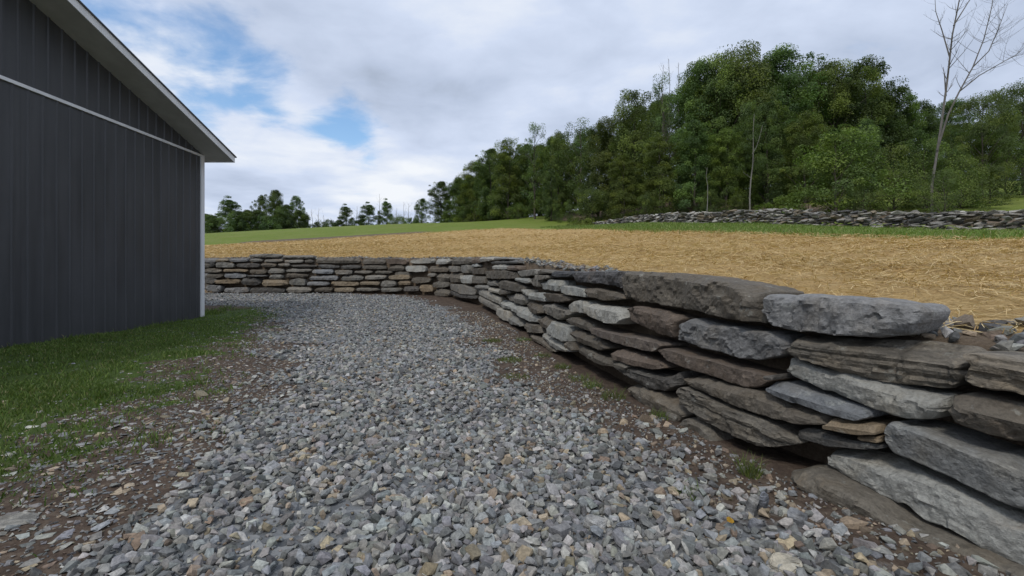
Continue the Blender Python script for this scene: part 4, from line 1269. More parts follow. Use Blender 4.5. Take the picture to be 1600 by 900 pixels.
def build_grass():
    rg = np.random.default_rng(31)
    # lawn by the barn
    X, Y = [], []
    for (ya, yb, st) in ((1.2, 6, .024), (6, 11, .03), (11, 17.2, .042)):
        x, y = jitter_grid(-10.0 if yb < 16 else -11, -2.4, ya, yb, st, rg)
        k = in_view(x, y, 2.0)
        X.append(x[k])
        Y.append(y[k])
    x, y = np.concatenate(X), np.concatenate(Y)
    g, l = yard_masks(x, y)
    k = (rg.random(len(x)) < np.where(l > .75, 1, l) * (.2 + .8 * smooth(.36, .56, fbm(x, y, 2.2, 4)))) & ((x > -9.93) | (y > 14.9))
    x, y = x[k], y[k]
    n = len(x)
    h = (.025 + .04 * rg.random(n)) * (.5 + 1.0 * fbm(x, y, 1.5, 2))
    near_wall = 1 + 1.3 * np.exp(-np.maximum(0, x + 9.95) / .12)
    pos = np.stack([x, y, z_low(x, y) + (fbm(x, y, 5, 3) - .5) * .014 - .004], 1)
    v, f, c = blades(pos, h * near_wall, np.full(n, .009) + .0006 * y, .6, greens(n, rg) * (.8 + .4 * fbm(x, y, .9, 2))[:, None] * 1.15, rg)
    o = mesh_obj('lawn_grass', np_mesh('lawn_grass', v, f, c), M_GRASS)
    tag(o, 'patchy short green lawn beside the dark barn', 'grass', kind='stuff')
    # tall grass strip between straw and rubble wall, out to the far meadow's near part
    x = rg.uniform(4, 26, 150000)
    y = rg.uniform(4, 46, 150000)
    a = poly_dist(STRAW_EDGE, x, y)
    b = poly_dist(RUBBLE, x, y)
    k = (a < .2 + rg.normal(0, .3, len(x))) & (b > -.6) & in_view(x, y)
    x, y = x[k], y[k]
    n = len(x)
    h = .08 + .22 * rg.random(n) * fbm(x, y, .7, 2)
    v, f, c = blades(np.stack([x, y, z_up(x, y) - .01], 1), h, np.full(n, .012) + .0008 * y, .7, greens(n, rg, (.2, .35, .05, .33, .07)) * 1.7, rg)
    o = mesh_obj('meadow_grass', np_mesh('meadow_grass', v, f, c), M_GRASS)
    tag(o, 'bright green grass strip between the straw and the rubble wall', 'grass', kind='stuff')


build_grass()


def build_straw():
    rg = np.random.default_rng(41)
    X, Y = [], []
    for (n, r0, r1) in ((42000, 0, 3.5), (70000, 2, 9), (70000, 6, 22)):
        i = rg.integers(np.searchsorted(WS, -1.5), np.searchsorted(WS, 42), n)
        r = .75 + r0 + (r1 - r0) * rg.random(n)
        p = WP[i] + WN[i] * r[:, None]
        X.append(p[:, 0])
        Y.append(p[:, 1])
    x, y = np.concatenate(X), np.concatenate(Y)
    dd = poly_dist(STRAW_EDGE, x, y)
    k = (dd > -.3 + rg.normal(0, .25, len(x))) & in_view(x, y, 1.5) & (fbm(x, y, 2.6, 3) + rg.random(len(x)) * .5 > .55)
    x, y = x[k], y[k]
    n = len(x)
    L = rg.uniform(.06, .26, n)
    an = rg.uniform(0, 6.283, n)
    dz = rg.normal(0, .16, n) + .04
    up = rg.random(n) < .03
    dz = np.where(up, rg.uniform(.3, .9, n), dz)
    wd = .003 + .00042 * np.hypot(x, y)
    z0 = field_height(x, y) + rg.uniform(.004, .05, n)
    dr = np.stack([np.cos(an), np.sin(an), dz], 1)
    sd_ = np.stack([-np.sin(an), np.cos(an), rg.normal(0, .4, n)], 1) * (wd * .5)[:, None]
    c0 = np.stack([x, y, z0], 1)
    a = c0 - dr * (L * .5)[:, None]
    b = c0 + dr * (L * .5)[:, None]
    bow = np.zeros((n, 3))
    bow[:, 2] = rg.uniform(0, .03, n)
    bow[:, :2] = rg.normal(0, .02, (n, 2))
    m = c0 + bow
    V = np.stack([a - sd_, a + sd_, m - sd_, m + sd_, b - sd_, b + sd_], 1).reshape(-1, 3)
    q = (np.arange(n) * 6)[:, None]
    F = np.vstack([q + np.array([[0, 1, 3, 2]]), q + np.array([[2, 3, 5, 4]])])
    pal = np.array([(.62, .46, .22), (.50, .34, .14), (.70, .56, .31), (.36, .23, .09), (.55, .42, .20)])
    col = pal[rg.choice(5, n, p=(.3, .25, .15, .12, .18))] * rg.uniform(.8, 1.15, (n, 1))
    o = mesh_obj('straw', np_mesh('straw', V, F, np.tile(col, (2, 1))), M_STRAW)
    tag(o, 'loose golden straw mulch strewn over the field above the wall', 'straw', kind='stuff')


build_straw()


# ------------------------------------------------------------------ trees
def tube(path, rad, sides=7):
    V, F = [], []
    P = [Vector(p) for p in path]
    for i, p in enumerate(P):
        t = (P[min(i + 1, len(P) - 1)] - P[max(i - 1, 0)]).normalized()
        u = t.orthogonal().normalized()
        v = t.cross(u)
        # keep frames aligned
        if i:
            u = (pu - t * pu.dot(t)).normalized()
            v = t.cross(u)
        pu = u
        for k in range(sides):
            a = 2 * math.pi * k / sides
            V.append(tuple(p + (u * math.cos(a) + v * math.sin(a)) * rad[i]))
    for i in range(len(P) - 1):
        for k in range(sides):
            j = (k + 1) % sides
            F.append((i * sides + k, i * sides + j, (i + 1) * sides + j, (i + 1) * sides + k))
    F.append(tuple(range((len(P) - 1) * sides, len(P) * sides)))
    return V, F


def join_geo(parts):
    V, F = [], []
    for v, f in parts:
        F += [tuple(i + len(V) for i in q) for q in f]
        V += v
    return V, F


def geo_mesh(name, parts, mat):
    V, F = join_geo(parts)
    me = bpy.data.meshes.new(name)
    me.from_pydata(V, [], F, shade_flat=False)
    me.materials.append(mat)
    return me


def make_tree_meshes(seed, H=10.0, cb=.12, Rr=3.0, prof='round', clumps=185, per=270, leaf=.125, tint=(1, 1, 1), thick=.38, trunk_r=.16, see=0.0, bark=None):
    rg = np.random.default_rng(int(seed * 100))
    lobes = rg.uniform(0, 6.283, 4)
    la = rg.uniform(.08, .26, 4)

    def env(h, a):
        t = (h - cb) / (1 - cb)
        if prof == 'round':
            e = math.sqrt(max(0, 1 - (1.75 * t - .7) ** 2 / 1.12))
        elif prof == 'cone':
            e = (1 - t) ** .55 * .97 + .05
        elif prof == 'tall':
            e = min(1, .55 + .45 * math.sin(math.pi * min(1, t * 1.05))) * (1 - t ** 4)
        elif prof == 'skirt':
            e = math.sqrt(max(0, 1 - t ** 2.6)) * (.86 + .14 * math.sin(t * 9))
        else:
            e = math.sqrt(max(0, 1 - (1.6 * t - .6) ** 2 / 1.05))
        m = 1 + sum(l * math.sin((k + 1) * a + lobes[k] + 3 * h) for k, l in enumerate(la))
        return Rr * e * m

    parts = []
    # trunk
    pts = []
    x = y = 0
    nseg = 8
    for i in range(nseg + 1):
        t = i / nseg
        pts.append((x, y, -.3 + t * (H * .93 + .3)))
        x += rg.normal(0, .06)
        y += rg.normal(0, .06)
    rad = [trunk_r * (1.35 if i == 0 else 1) * (1 - .88 * i / nseg) for i in range(nseg + 1)]
    parts.append(tube(pts, rad, 7))
    centers = []
    tries = 0
    while len(centers) < clumps and tries < clumps * 5:
        tries += 1
        h = cb + (1 - cb) * rg.random() ** (1.5 if prof == 'cone' else .95)
        a = rg.uniform(0, 6.283)
        e = env(h, a)
        rr = e * (.25 + .75 * rg.random() ** .4)
        spur = rg.random() < .28
        if spur:
            rr *= rg.uniform(1.0, 1.22)
            h = min(1.03, h * rg.uniform(1.0, 1.06))
        centers.append((rr * math.cos(a), rr * math.sin(a), h * H, a, rr, .55 if spur else 1.0))
    # limbs reaching to some clumps
    for (cx, cy, cz, a, rr, _) in centers[:: max(1, len(centers) // 22)]:
        z0 = max(H * cb * .6, cz - rr * .8)
        p0 = Vector((0, 0, z0))
        p2 = Vector((cx, cy, cz))
        p1 = (p0 + p2) * .5 + Vector((0, 0, .12 * rr))
        r0 = trunk_r * .38 * (1 - .6 * z0 / H)
        parts.append(tube([p0, p1, p2], [r0, r0 * .6, r0 * .2], 5))
    trunk = geo_mesh('trunk', parts, bark or M_BARK)
    # leaves
    VV, CC = [], []
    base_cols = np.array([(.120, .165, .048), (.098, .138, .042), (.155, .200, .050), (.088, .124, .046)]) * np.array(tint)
    for (cx, cy, cz, a, rr, sf) in centers:
        rc = Rr * rg.uniform(.15, .33) * sf
        n = int(per * (1 if sf == 1 else .45) * rg.uniform(.6, 1.4) * (1 - see * rg.random()))
        ang = rg.uniform(0, 6.283, n)
        rd = rc * np.sqrt(rg.random(n))
        px = cx + rd * np.cos(ang)
        py = cy + rd * np.sin(ang)
        pz = cz + np.clip(rg.normal(0, 1, n), -1.7, 1.3) * rc * thick - .35 * rd * rd / rc + .2 * rc
        pz = np.maximum(pz, .05)
        C = np.stack([px, py, pz], 1)
        s = leaf * rg.uniform(.6, 1.3, n)
        # leaf frame
        nrm = rg.normal(0, .55, (n, 3))
        nrm[:, 2] += 1.0
        nrm[:, 0] += .5 * np.cos(a)
        nrm[:, 1] += .5 * np.sin(a)
        nrm /= np.linalg.norm(nrm, axis=1)[:, None]
        d = rg.normal(0, 1, (n, 3))
        d -= nrm * np.sum(d * nrm, 1)[:, None]
        d /= np.linalg.norm(d, axis=1)[:, None]
        e = np.cross(nrm, d)
        tip = C + d * s[:, None] * .6 - nrm * s[:, None] * .1
        bas = C - d * s[:, None] * .5
        le = C + e * s[:, None] * .36 + nrm * s[:, None] * .08
        ri = C - e * s[:, None] * .36 + nrm * s[:, None] * .08
        VV.append(np.stack([bas, ri, tip, le], 1).reshape(-1, 3))
        bc = base_cols[rg.integers(0, 4)] * rg.uniform(.75, 1.3)
        CC.append(bc[None] * rg.uniform(.75, 1.3, (n, 1)))
    V = np.vstack(VV)
    C = np.vstack(CC)
    F = np.arange(len(V)).reshape(-1, 4)
    crown = np_mesh('crown', V, F, C)
    crown.materials.append(M_LEAF)
    return trunk, crown, H


KINDS = {
    'maple': make_tree_meshes(101, Rr=3.1, cb=.10, prof='round', tint=(1.05, 1.0, .95)),
    'maple_b': make_tree_meshes(102, Rr=2.7, cb=.07, prof='round', tint=(.9, .98, 1.0)),
    'maple_c': make_tree_meshes(103, Rr=3.4, cb=.12, prof='dome', tint=(1.0, .95, .9)),
    'skirt': make_tree_meshes(104, Rr=3.2, cb=.02, prof='skirt', tint=(1.15, 1.12, .9), thick=.3),
    'skirt_b': make_tree_meshes(105, Rr=2.8, cb=.02, prof='skirt', tint=(.85, .92, .95)),
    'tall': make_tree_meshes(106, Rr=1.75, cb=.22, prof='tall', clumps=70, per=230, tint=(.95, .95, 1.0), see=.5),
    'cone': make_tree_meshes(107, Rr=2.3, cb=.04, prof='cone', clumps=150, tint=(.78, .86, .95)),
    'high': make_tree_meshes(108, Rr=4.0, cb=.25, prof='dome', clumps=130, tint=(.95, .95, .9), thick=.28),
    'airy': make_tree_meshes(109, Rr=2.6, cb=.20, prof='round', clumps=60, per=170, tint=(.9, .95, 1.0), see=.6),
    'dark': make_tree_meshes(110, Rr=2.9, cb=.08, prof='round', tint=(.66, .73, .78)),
    'bush': make_tree_meshes(111, H=4.0, Rr=2.3, cb=.02, prof='skirt', clumps=70, per=200, leaf=.10, tint=(1.1, 1.08, .95), trunk_r=.06),
    'bush_b': make_tree_meshes(112, H=4.0, Rr=2.6, cb=.02, prof='dome', clumps=70, per=190, leaf=.10, tint=(.95, .98, .95), trunk_r=.06),
    'shrub': make_tree_meshes(113, H=2.0, Rr=1.5, cb=.02, prof='skirt', clumps=45, per=150, leaf=.09, tint=(1.35, 1.4, .9), trunk_r=.03),
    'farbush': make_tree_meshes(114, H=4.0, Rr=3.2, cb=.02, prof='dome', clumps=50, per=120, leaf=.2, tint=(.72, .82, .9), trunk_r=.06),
}


def plant_tree(kind, x, y, top_z, label, cat='tree', name='tree', group=None, width=1.0, rot=None):
    tr, cr, H = KINDS[kind]
    z = float(z_up(np.array([x]), np.array([y]))[0]) - .05
    h = max(1.0, top_z - z)
    o = empty(name, (x, y, z), random.uniform(0, 6.28) if rot is None else rot)
    k = h / H
    o.scale = (k * width, k * width, k)
    tag(o, label, cat, group)
    a = bpy.data.objects.new('trunk', tr)
    link(a, o)
    b = bpy.data.objects.new('crown', cr)
    link(b, o)
    return o


def px_top(px, py, D):
    """real position and top height for something D metres ahead at the photo's bearing and elevation"""
    return (px - 783) / 690 * D, D, 1.5 + (427 - py) / 690 * D


TREES = [
    # bearing, top elevation, metres ahead, kind, width, label
    (660, 312, 96, 'skirt_b', .85, 'small rounded tree standing just left of the forest edge'),
    (690, 286, 93, 'skirt_b', 1.0, 'very dark dense tree at the far left end of the forest'),
    (717, 280, 90, 'skirt_b', 1.0, 'dull green tree touching the dark tree at the forest left end'),
    (742, 255, 84, 'skirt', .95, 'round green tree stepping up left flank of the forest'),
    (768, 236, 78, 'skirt_b', .9, 'leafy tree behind the shadowed gap left of the tall thin tree'),
    (794, 221, 73, 'skirt', .85, 'full green tree directly left of the tall thin tree'),
    (836, 194, 63, 'airy', .62, 'tall thin tree with see-through top poking above its neighbours'),
    (873, 212, 62, 'maple', .75, 'green tree right of the tall thin tree'),
    (906, 189, 60, 'airy', .85, 'tree with feathery grey top in the forest middle'),
    (935, 198, 54, 'maple_b', .75, 'rounded tree rising over the low bushy maple'),
    (963, 186, 52, 'maple_c', .75, 'tree whose crown starts the steep rise of the forest outline'),
    (990, 150, 50, 'maple', .72, 'yellow green tree left of the bare poplar stems'),
    (1096, 101, 48, 'maple_b', .7, 'tall tree just right of the bare poplar stems'),
    (1122, 95, 47, 'maple', .7, 'tall broad tree between the poplar stems and the highest crown'),
    (1156, 83, 47, 'maple_c', .8, 'highest crown above the middle of the forest'),
    (1222, 82, 46, 'maple_b', .85, 'tall crown above the pale birch trunk to its right'),
    (1262, 98, 47, 'airy', .9, 'airy topped tree on the right shoulder of the forest'),
    (1302, 104, 45, 'maple', .75, 'tree with thin top left of the dark leaning crown'),
    (1352, 102, 45, 'dark', .85, 'dark crowned tree standing out on the right shoulder'),
    (1396, 142, 44, 'maple_b', .85, 'tree sloping down right of the dark crowned tree'),
    (1436, 166, 46, 'dark', .9, 'shadowy tree behind the base of the dead tree'),
    (1490, 160, 48, 'maple_b', .9, 'distant dark tree seen between the dead tree forks'),
    (862, 268, 57, 'skirt_b', .7, 'shaded young tree at forest edge right of tall trunk'),
    (925, 296, 47, 'bush', 1.0, 'low bushy maple at the start of the rubble wall'),
    (975, 245, 45, 'skirt', .95, 'bright leaved tree hanging over the left end of rubble wall'),
    (1030, 215, 43, 'skirt', .9, 'green tree with yellow lit sprays left of the sapling trunk'),
    (1085, 195, 41, 'skirt_b', .9, 'deep green tree behind the bare sapling trunk'),
    (1135, 205, 40, 'skirt', .85, 'tree with layered drooping sprays left of pale birch trunk'),
    (1200, 165, 40, 'skirt_b', .85, 'full tree directly behind the pale birch trunk'),
    (1258, 180, 38, 'skirt', .8, 'leafy tree behind the bright undergrowth'),
    (1308, 205, 29, 'bush', .95, 'big rounded bush tree behind the rubble wall'),
    (1355, 190, 37, 'skirt_b', .75, 'dark tree filling the gap behind the rounded bush'),
    (1395, 232, 29, 'bush_b', .9, 'spreading bush between rounded bush and the dead tree'),
    (1445, 225, 28, 'bush_b', .75, 'leafy bush at the foot of the dead tree'),
    (1535, 152, 31, 'high', .62, 'spreading tree with lifted crown right of the dead tree'),
    (1600, 132, 32, 'high', .7, 'broad crowned tree cut by the right picture edge'),
    # far side of the meadow
    (322, 336, 104, 'skirt_b', 1.3, 'dark tree half hidden by the barn corner'),
    (360, 310, 106, 'cone', 1.5, 'pointed dark tree on the meadow skyline near the barn'),
    (388, 330, 104, 'skirt_b', 1.2, 'low dark tree between pointed tree and the airy tree'),
    (408, 307, 108, 'maple_b', .6, 'airy tree left of the tallest skyline tree'),
    (430, 300, 106, 'skirt_b', .85, 'tallest tree of the far left skyline group'),
    (447, 322, 104, 'skirt_b', 1.1, 'dark filler tree right of the tallest skyline tree'),
    (463, 308, 106, 'maple_b', .6, 'slender airy tree at the right end of skyline group'),
    (477, 332, 105, 'cone', 1.0, 'small tree sloping down at the skyline group end'),
    (345, 340, 100, 'bush_b', .9, 'dark bush at meadow edge under the pointed tree'),
    (375, 345, 99, 'farbush', .7, 'bush under the low dark tree at meadow edge'),
    (415, 340, 100, 'farbush', .8, 'bush under the airy tree at meadow edge'),
    (450, 342, 100, 'farbush', .7, 'bush below the tallest skyline tree at meadow edge'),
    (541, 321, 107, 'cone', 1.3, 'lone pointed tree on skyline left of the twin trees'),
    (575, 318, 107, 'cone', 1.5, 'left one of the stout skyline trees beside bare stems'),
    (605, 313, 107, 'cone', 1.0, 'slim pointed skyline tree right of tallest bare stem'),
    (592, 330, 106, 'tall', .9, 'small leafy tree wrapped round a bare stem on skyline'),
    (500, 348, 105, 'farbush', .8, 'low hedge bush right of the skyline group'),
    (515, 345, 106, 'farbush', .5, 'small round bush left of the lone pointed tree'),
    (532, 346, 106, 'farbush', .6, 'bush at the foot of the lone pointed tree'),
    (560, 346, 107, 'farbush', .6, 'low bush between lone pointed tree and stout tree'),
    (625, 338, 104, 'bush', 1.0, 'rounded bush under the cluster of bare stems'),
    (643, 342, 102, 'farbush', .6, 'low bush left of the small rounded tree'),
    (332, 338, 101, 'skirt_b', 1.5, 'dark rounded tree rising beside the barn corner trim'),
    (372, 332, 101, 'skirt_b', 1.6, 'broad dark tree right below the pointed skyline tree'),
    (402, 330, 101, 'skirt_b', 1.5, 'broad dark tree below the airy skyline tree'),
    (438, 325, 101, 'skirt_b', 1.4, 'broad dark tree in front of the tallest skyline tree'),
    (468, 330, 101, 'skirt_b', 1.2, 'dark tree closing the right end of skyline group'),
    # undergrowth
    (1036, 118, 47, 'airy', .42, 'slender sparse leaved tree among the bare poplar stems'),
    (1545, 262, 28, 'bush', .95, 'leafy bush below the lifted crown right of the dead tree'),
    (1572, 208, 31, 'bush_b', .9, 'dense leafy mass under the crowns at the right picture edge'),
    (1680, 138, 34, 'maple', .8, 'round tree just past the broad crown at the right edge'),
    (1765, 150, 36, 'high', .7, 'spreading tree farther right along the rubble wall'),
    (1860, 160, 38, 'maple_b', .9, 'last leafy tree far right along the rubble wall'),
    (1660, 255, 30, 'bush', .9, 'leafy bush under the round tree past the right edge'),
    (1500, 250, 27, 'bush_b', .85, 'dense bush between dead tree foot and the lifted crown'),
    (1225, 308, 31, 'shrub', 1.3, 'bright green shrub behind the rubble wall by the birch'),
    (1262, 300, 31, 'shrub', 1.4, 'taller bright shrub left of the big rounded bush'),
    (1195, 318, 31, 'shrub', 1.1, 'small bright shrub right at the birch foot'),
    (1350, 290, 27, 'bush_b', .8, 'low dark bush right of the rounded bush'),
    (1475, 268, 24, 'bush_b', .8, 'low bush hiding the foot of the dead tree'),
    (1010, 305, 42, 'bush', .8, 'low leafy bush under the yellow lit tree'),
    (1110, 300, 39, 'bush_b', .7, 'shaded bush right of the sapling trunk'),
    (1150, 305, 38, 'bush', .7, 'low bush left of the birch trunk'),
    (890, 315, 54, 'bush_b', .8, 'dark bush at forest foot left of the bushy maple'),
    (810, 318, 68, 'bush_b', 1.0, 'dark bush at forest foot below the tall thin tree'),
    (765, 318, 78, 'bush', 1.1, 'bush at forest foot where the meadow ends'),
    (725, 325, 88, 'bush_b', 1.1, 'bush under the dull green trees at meadow edge'),
]
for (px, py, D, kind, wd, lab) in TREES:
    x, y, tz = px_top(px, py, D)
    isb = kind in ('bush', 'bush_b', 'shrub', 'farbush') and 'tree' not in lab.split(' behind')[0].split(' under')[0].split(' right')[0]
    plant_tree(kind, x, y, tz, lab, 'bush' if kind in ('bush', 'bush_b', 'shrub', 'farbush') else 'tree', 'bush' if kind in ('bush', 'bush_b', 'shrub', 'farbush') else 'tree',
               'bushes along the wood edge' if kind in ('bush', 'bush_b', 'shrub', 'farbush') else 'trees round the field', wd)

# trees deeper in the wood, seen only as dark green behind the others
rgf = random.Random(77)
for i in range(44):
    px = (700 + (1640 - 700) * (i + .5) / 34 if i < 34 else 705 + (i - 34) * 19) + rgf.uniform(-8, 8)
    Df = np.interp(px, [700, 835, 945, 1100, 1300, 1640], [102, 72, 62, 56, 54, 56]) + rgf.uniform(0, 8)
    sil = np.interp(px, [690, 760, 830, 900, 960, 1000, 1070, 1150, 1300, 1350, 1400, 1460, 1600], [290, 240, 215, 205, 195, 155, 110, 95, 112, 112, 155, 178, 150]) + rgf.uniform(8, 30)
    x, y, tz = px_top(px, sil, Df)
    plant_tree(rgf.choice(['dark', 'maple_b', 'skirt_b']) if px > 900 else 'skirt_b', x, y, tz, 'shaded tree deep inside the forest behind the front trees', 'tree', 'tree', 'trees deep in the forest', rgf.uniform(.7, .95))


# bare trees
def bare_tree(stems, seed, twigs=True, sides=6, tw=1.0):
    """stems: list of (points, r0, r1); grows side branches along them"""
    rg = random.Random(seed)
    parts = []
    for (pts, r0, r1, nb) in stems:
        P = [Vector(p) for p in pts]
        n = len(P)
        parts.append(tube(P, [r0 + (r1 - r0) * i / (n - 1) for i in range(n)], sides))
        for b in range(nb):
            t = rg.uniform(.35, .98) * (n - 1)
            i = min(int(t), n - 2)
            p = P[i].lerp(P[i + 1], t - i)
            ax = (P[i + 1] - P[i]).normalized()
            side = Vector((rg.uniform(-1, 1), rg.uniform(-1, 1), rg.uniform(-.1, .3)))
            side = (side - ax * side.dot(ax)).normalized()
            L = rg.uniform(.5, 1.6) * tw * (1.15 - .6 * t / (n - 1))
            r = (r0 + (r1 - r0) * t / (n - 1)) * .45
            q = [p]
            dr = (side * .9 + ax * .6).normalized()
            for k in range(4):
                q.append(q[-1] + dr * (L / 4))
                dr = (dr + Vector((rg.uniform(-.15, .15), rg.uniform(-.15, .15), .16))).normalized()
            parts.append(tube(q, [r * (1 - .2 * k) for k in range(5)], 4))
            if twigs:
                for k in range(3):
                    a = q[rg.randint(1, 4)]
                    d2 = (dr + Vector((rg.uniform(-.8, .8), rg.uniform(-.8, .8), rg.uniform(-.1, .6)))).normalized()
                    l2 = L * rg.uniform(.25, .5)
                    parts.append(tube([a, a + d2 * l2 * .5, a + (d2 + Vector((0, 0, .2))).normalized() * l2], [r * .4, r * .3, r * .15], 3))
    return parts


def pt(px, py, D, dd=0.0):
    x, y, z = px_top(px, py, D + dd)
    return Vector((x, y, z))


def dead_tree():
    D = 25.0
    x, y, _ = px_top(1456, 330, D)
    z = float(z_up(np.array([x]), np.array([y]))[0])
    base = Vector((x, y, z - .1))
    main = [base, pt(1456, 290, D), pt(1469, 207, D, .1), pt(1480, 127, D, .2), pt(1488, 55, D, .2), pt(1499, 0, D), pt(1506, -50, D, -.2), pt(1512, -95, D, -.3)]
    f1 = [pt(1464, 235, D), pt(1482, 178, D, -.3), pt(1499, 143, D, -.5), pt(1520, 105, D, -.6), pt(1537, 62, D, -.8), pt(1550, 10, D, -.9), pt(1556, -40, D, -.9)]
    f2 = [pt(1499, 143, D, -.5), pt(1530, 118, D, -.2), pt(1565, 98, D, 0), pt(1590, 84, D, .3), pt(1612, 62, D, .4)]
    f3 = [pt(1484, 90, D, .2), pt(1472, 48, D, .5), pt(1462, 18, D, .7), pt(1460, -20, D, .8)]
    f4 = [pt(1490, 40, D, .1), pt(1515, 0, D, .5), pt(1530, -45, D, .8)]
    f5 = [pt(1520, 105, D, -.6), pt(1545, 80, D, -1), pt(1560, 45, D, -1.3), pt(1575, 5, D, -1.4)]
    f6 = [pt(1478, 150, D, .2), pt(1476, 120, D, .4), pt(1474, 105, D, .5)]
    root = empty('dead_tree', base)
    tag(root, 'tall leafless dead tree with forked trunk rising above the right bushes', 'tree')

    def put(name, stems, seed, tw):
        st = [([p - base for p in s[0]], s[1], s[2], s[3]) for s in stems]
        mesh_obj(name, geo_mesh(name, bare_tree(st, seed, True, 7, tw), M_DEAD), None, root)
    put('trunk', [(main, .072, .010, 34)], 5, 1.5)
    put('branch', [(f1, .052, .009, 34)], 6, 1.6)
    put('branch', [(f2, .034, .007, 24)], 7, 1.5)
    put('branch', [(f3, .035, .007, 9)], 8, .9)
    put('branch', [(f4, .035, .007, 9)], 9, .9)
    put('branch', [(f5, .032, .007, 24)], 10, 1.5)
    put('branch', [(f6, .04, .010, 1)], 12, .4)


dead_tree()


def stem_tree(px, py0, py1, D, r, label, name, mat, nb, seed, bend=0, leafy=False, tw=1.0, fork=None):
    x, y, _ = px_top(px, py0, D)
    z = float(z_up(np.array([x]), np.array([y]))[0])
    base = Vector((x, y, z - .1))
    top = pt(px + bend, py1, D)
    rg = random.Random(seed)
    n = 6
    P = [base.lerp(top, i / n) + Vector((rg.uniform(-.08, .08), rg.uniform(-.08, .08), 0)) * (0 if i == 0 else 1) - base for i in range(n + 1)]
    root = empty(name, base)
    tag(root, label, 'tree', 'bare stems along the wood edge')
    st = [(P, r, r * .25, nb)]
    mesh_obj('trunk', geo_mesh('trunk', bare_tree(st, seed, True, 7, tw), mat), None, root)
    if fork:
        a, b = fork
        q = [base.lerp(top, a) - base]
        for k in range(1, 4):
            q.append(q[0] + Vector((b * k / 3 * 1.0, -.1, (abs(b) * 1.3) * k / 3 + .15 * k * k)))
        mesh_obj('branch', geo_mesh('branch', [tube(q, [r * .5, r * .45, r * .35, r * .2], 6)], mat), None, root)
    return root


birch = stem_tree(1172, 332, 178, 37, .07, 'pale slim birch trunk with a fork standing before the dark forest', 'birch_tree', M_PALE, 3, 51, 6, fork=(.60, .8), tw=.9)
bc = bpy.data.objects.new('crown', KINDS['airy'][1])
link(bc, birch)
bc.location = (.2, 0, 2.2)
bc.scale = (.55, .55, .72)
stem_tree(1104, 335, 262, 35, .045, 'thin pale sapling trunk left of the birch', 'sapling', M_PALE, 2, 52, 0, tw=.5)
stem_tree(1032, 330, 102, 51.5, .08, 'left bare poplar stem above the forest top', 'poplar_tree', M_DEAD, 16, 53, 4, tw=1.0)
stem_tree(1046, 330, 92, 51.5, .08, 'tallest bare poplar stem above the forest top', 'poplar_tree', M_DEAD, 16, 54, 0, tw=1.0)
stem_tree(1060, 330, 98, 51.5, .08, 'right bare poplar stem above the forest top', 'poplar_tree', M_DEAD, 14, 55, 0, tw=1.0)
stem_tree(1200, 330, 86, 52, .10, 'grey stem poking out beside the highest crown', 'poplar_tree', M_DEAD, 14, 56, 0, tw=1.0)
stem_tree(1275, 330, 88, 52, .10, 'grey twiggy stem above the right shoulder of the forest', 'poplar_tree', M_DEAD, 16, 57, 4, tw=1.2)
for i, (px, tp, lab) in enumerate(((490, 328, 'bare leaning stem right of the far skyline group'), (497, 326, 'bare stem beside the tufted snag on skyline'), (505, 336, 'short bare stem left of the small round bush'),
                                   (557, 322, 'single bare stem between lone pointed tree and stout tree'), (592, 303, 'tallest bare stem on the far skyline'), (618, 326, 'leftmost stem of the bare cluster on skyline'),
                                   (630, 316, 'tallest stem of the bare cluster on skyline'), (638, 318, 'rightmost stem of the bare cluster on skyline'))):
    stem_tree(px, 355, tp, 106, .085, lab, 'bare_tree', M_DEAD, 15, 60 + i, (-3 if i == 0 else 1), tw=1.7)


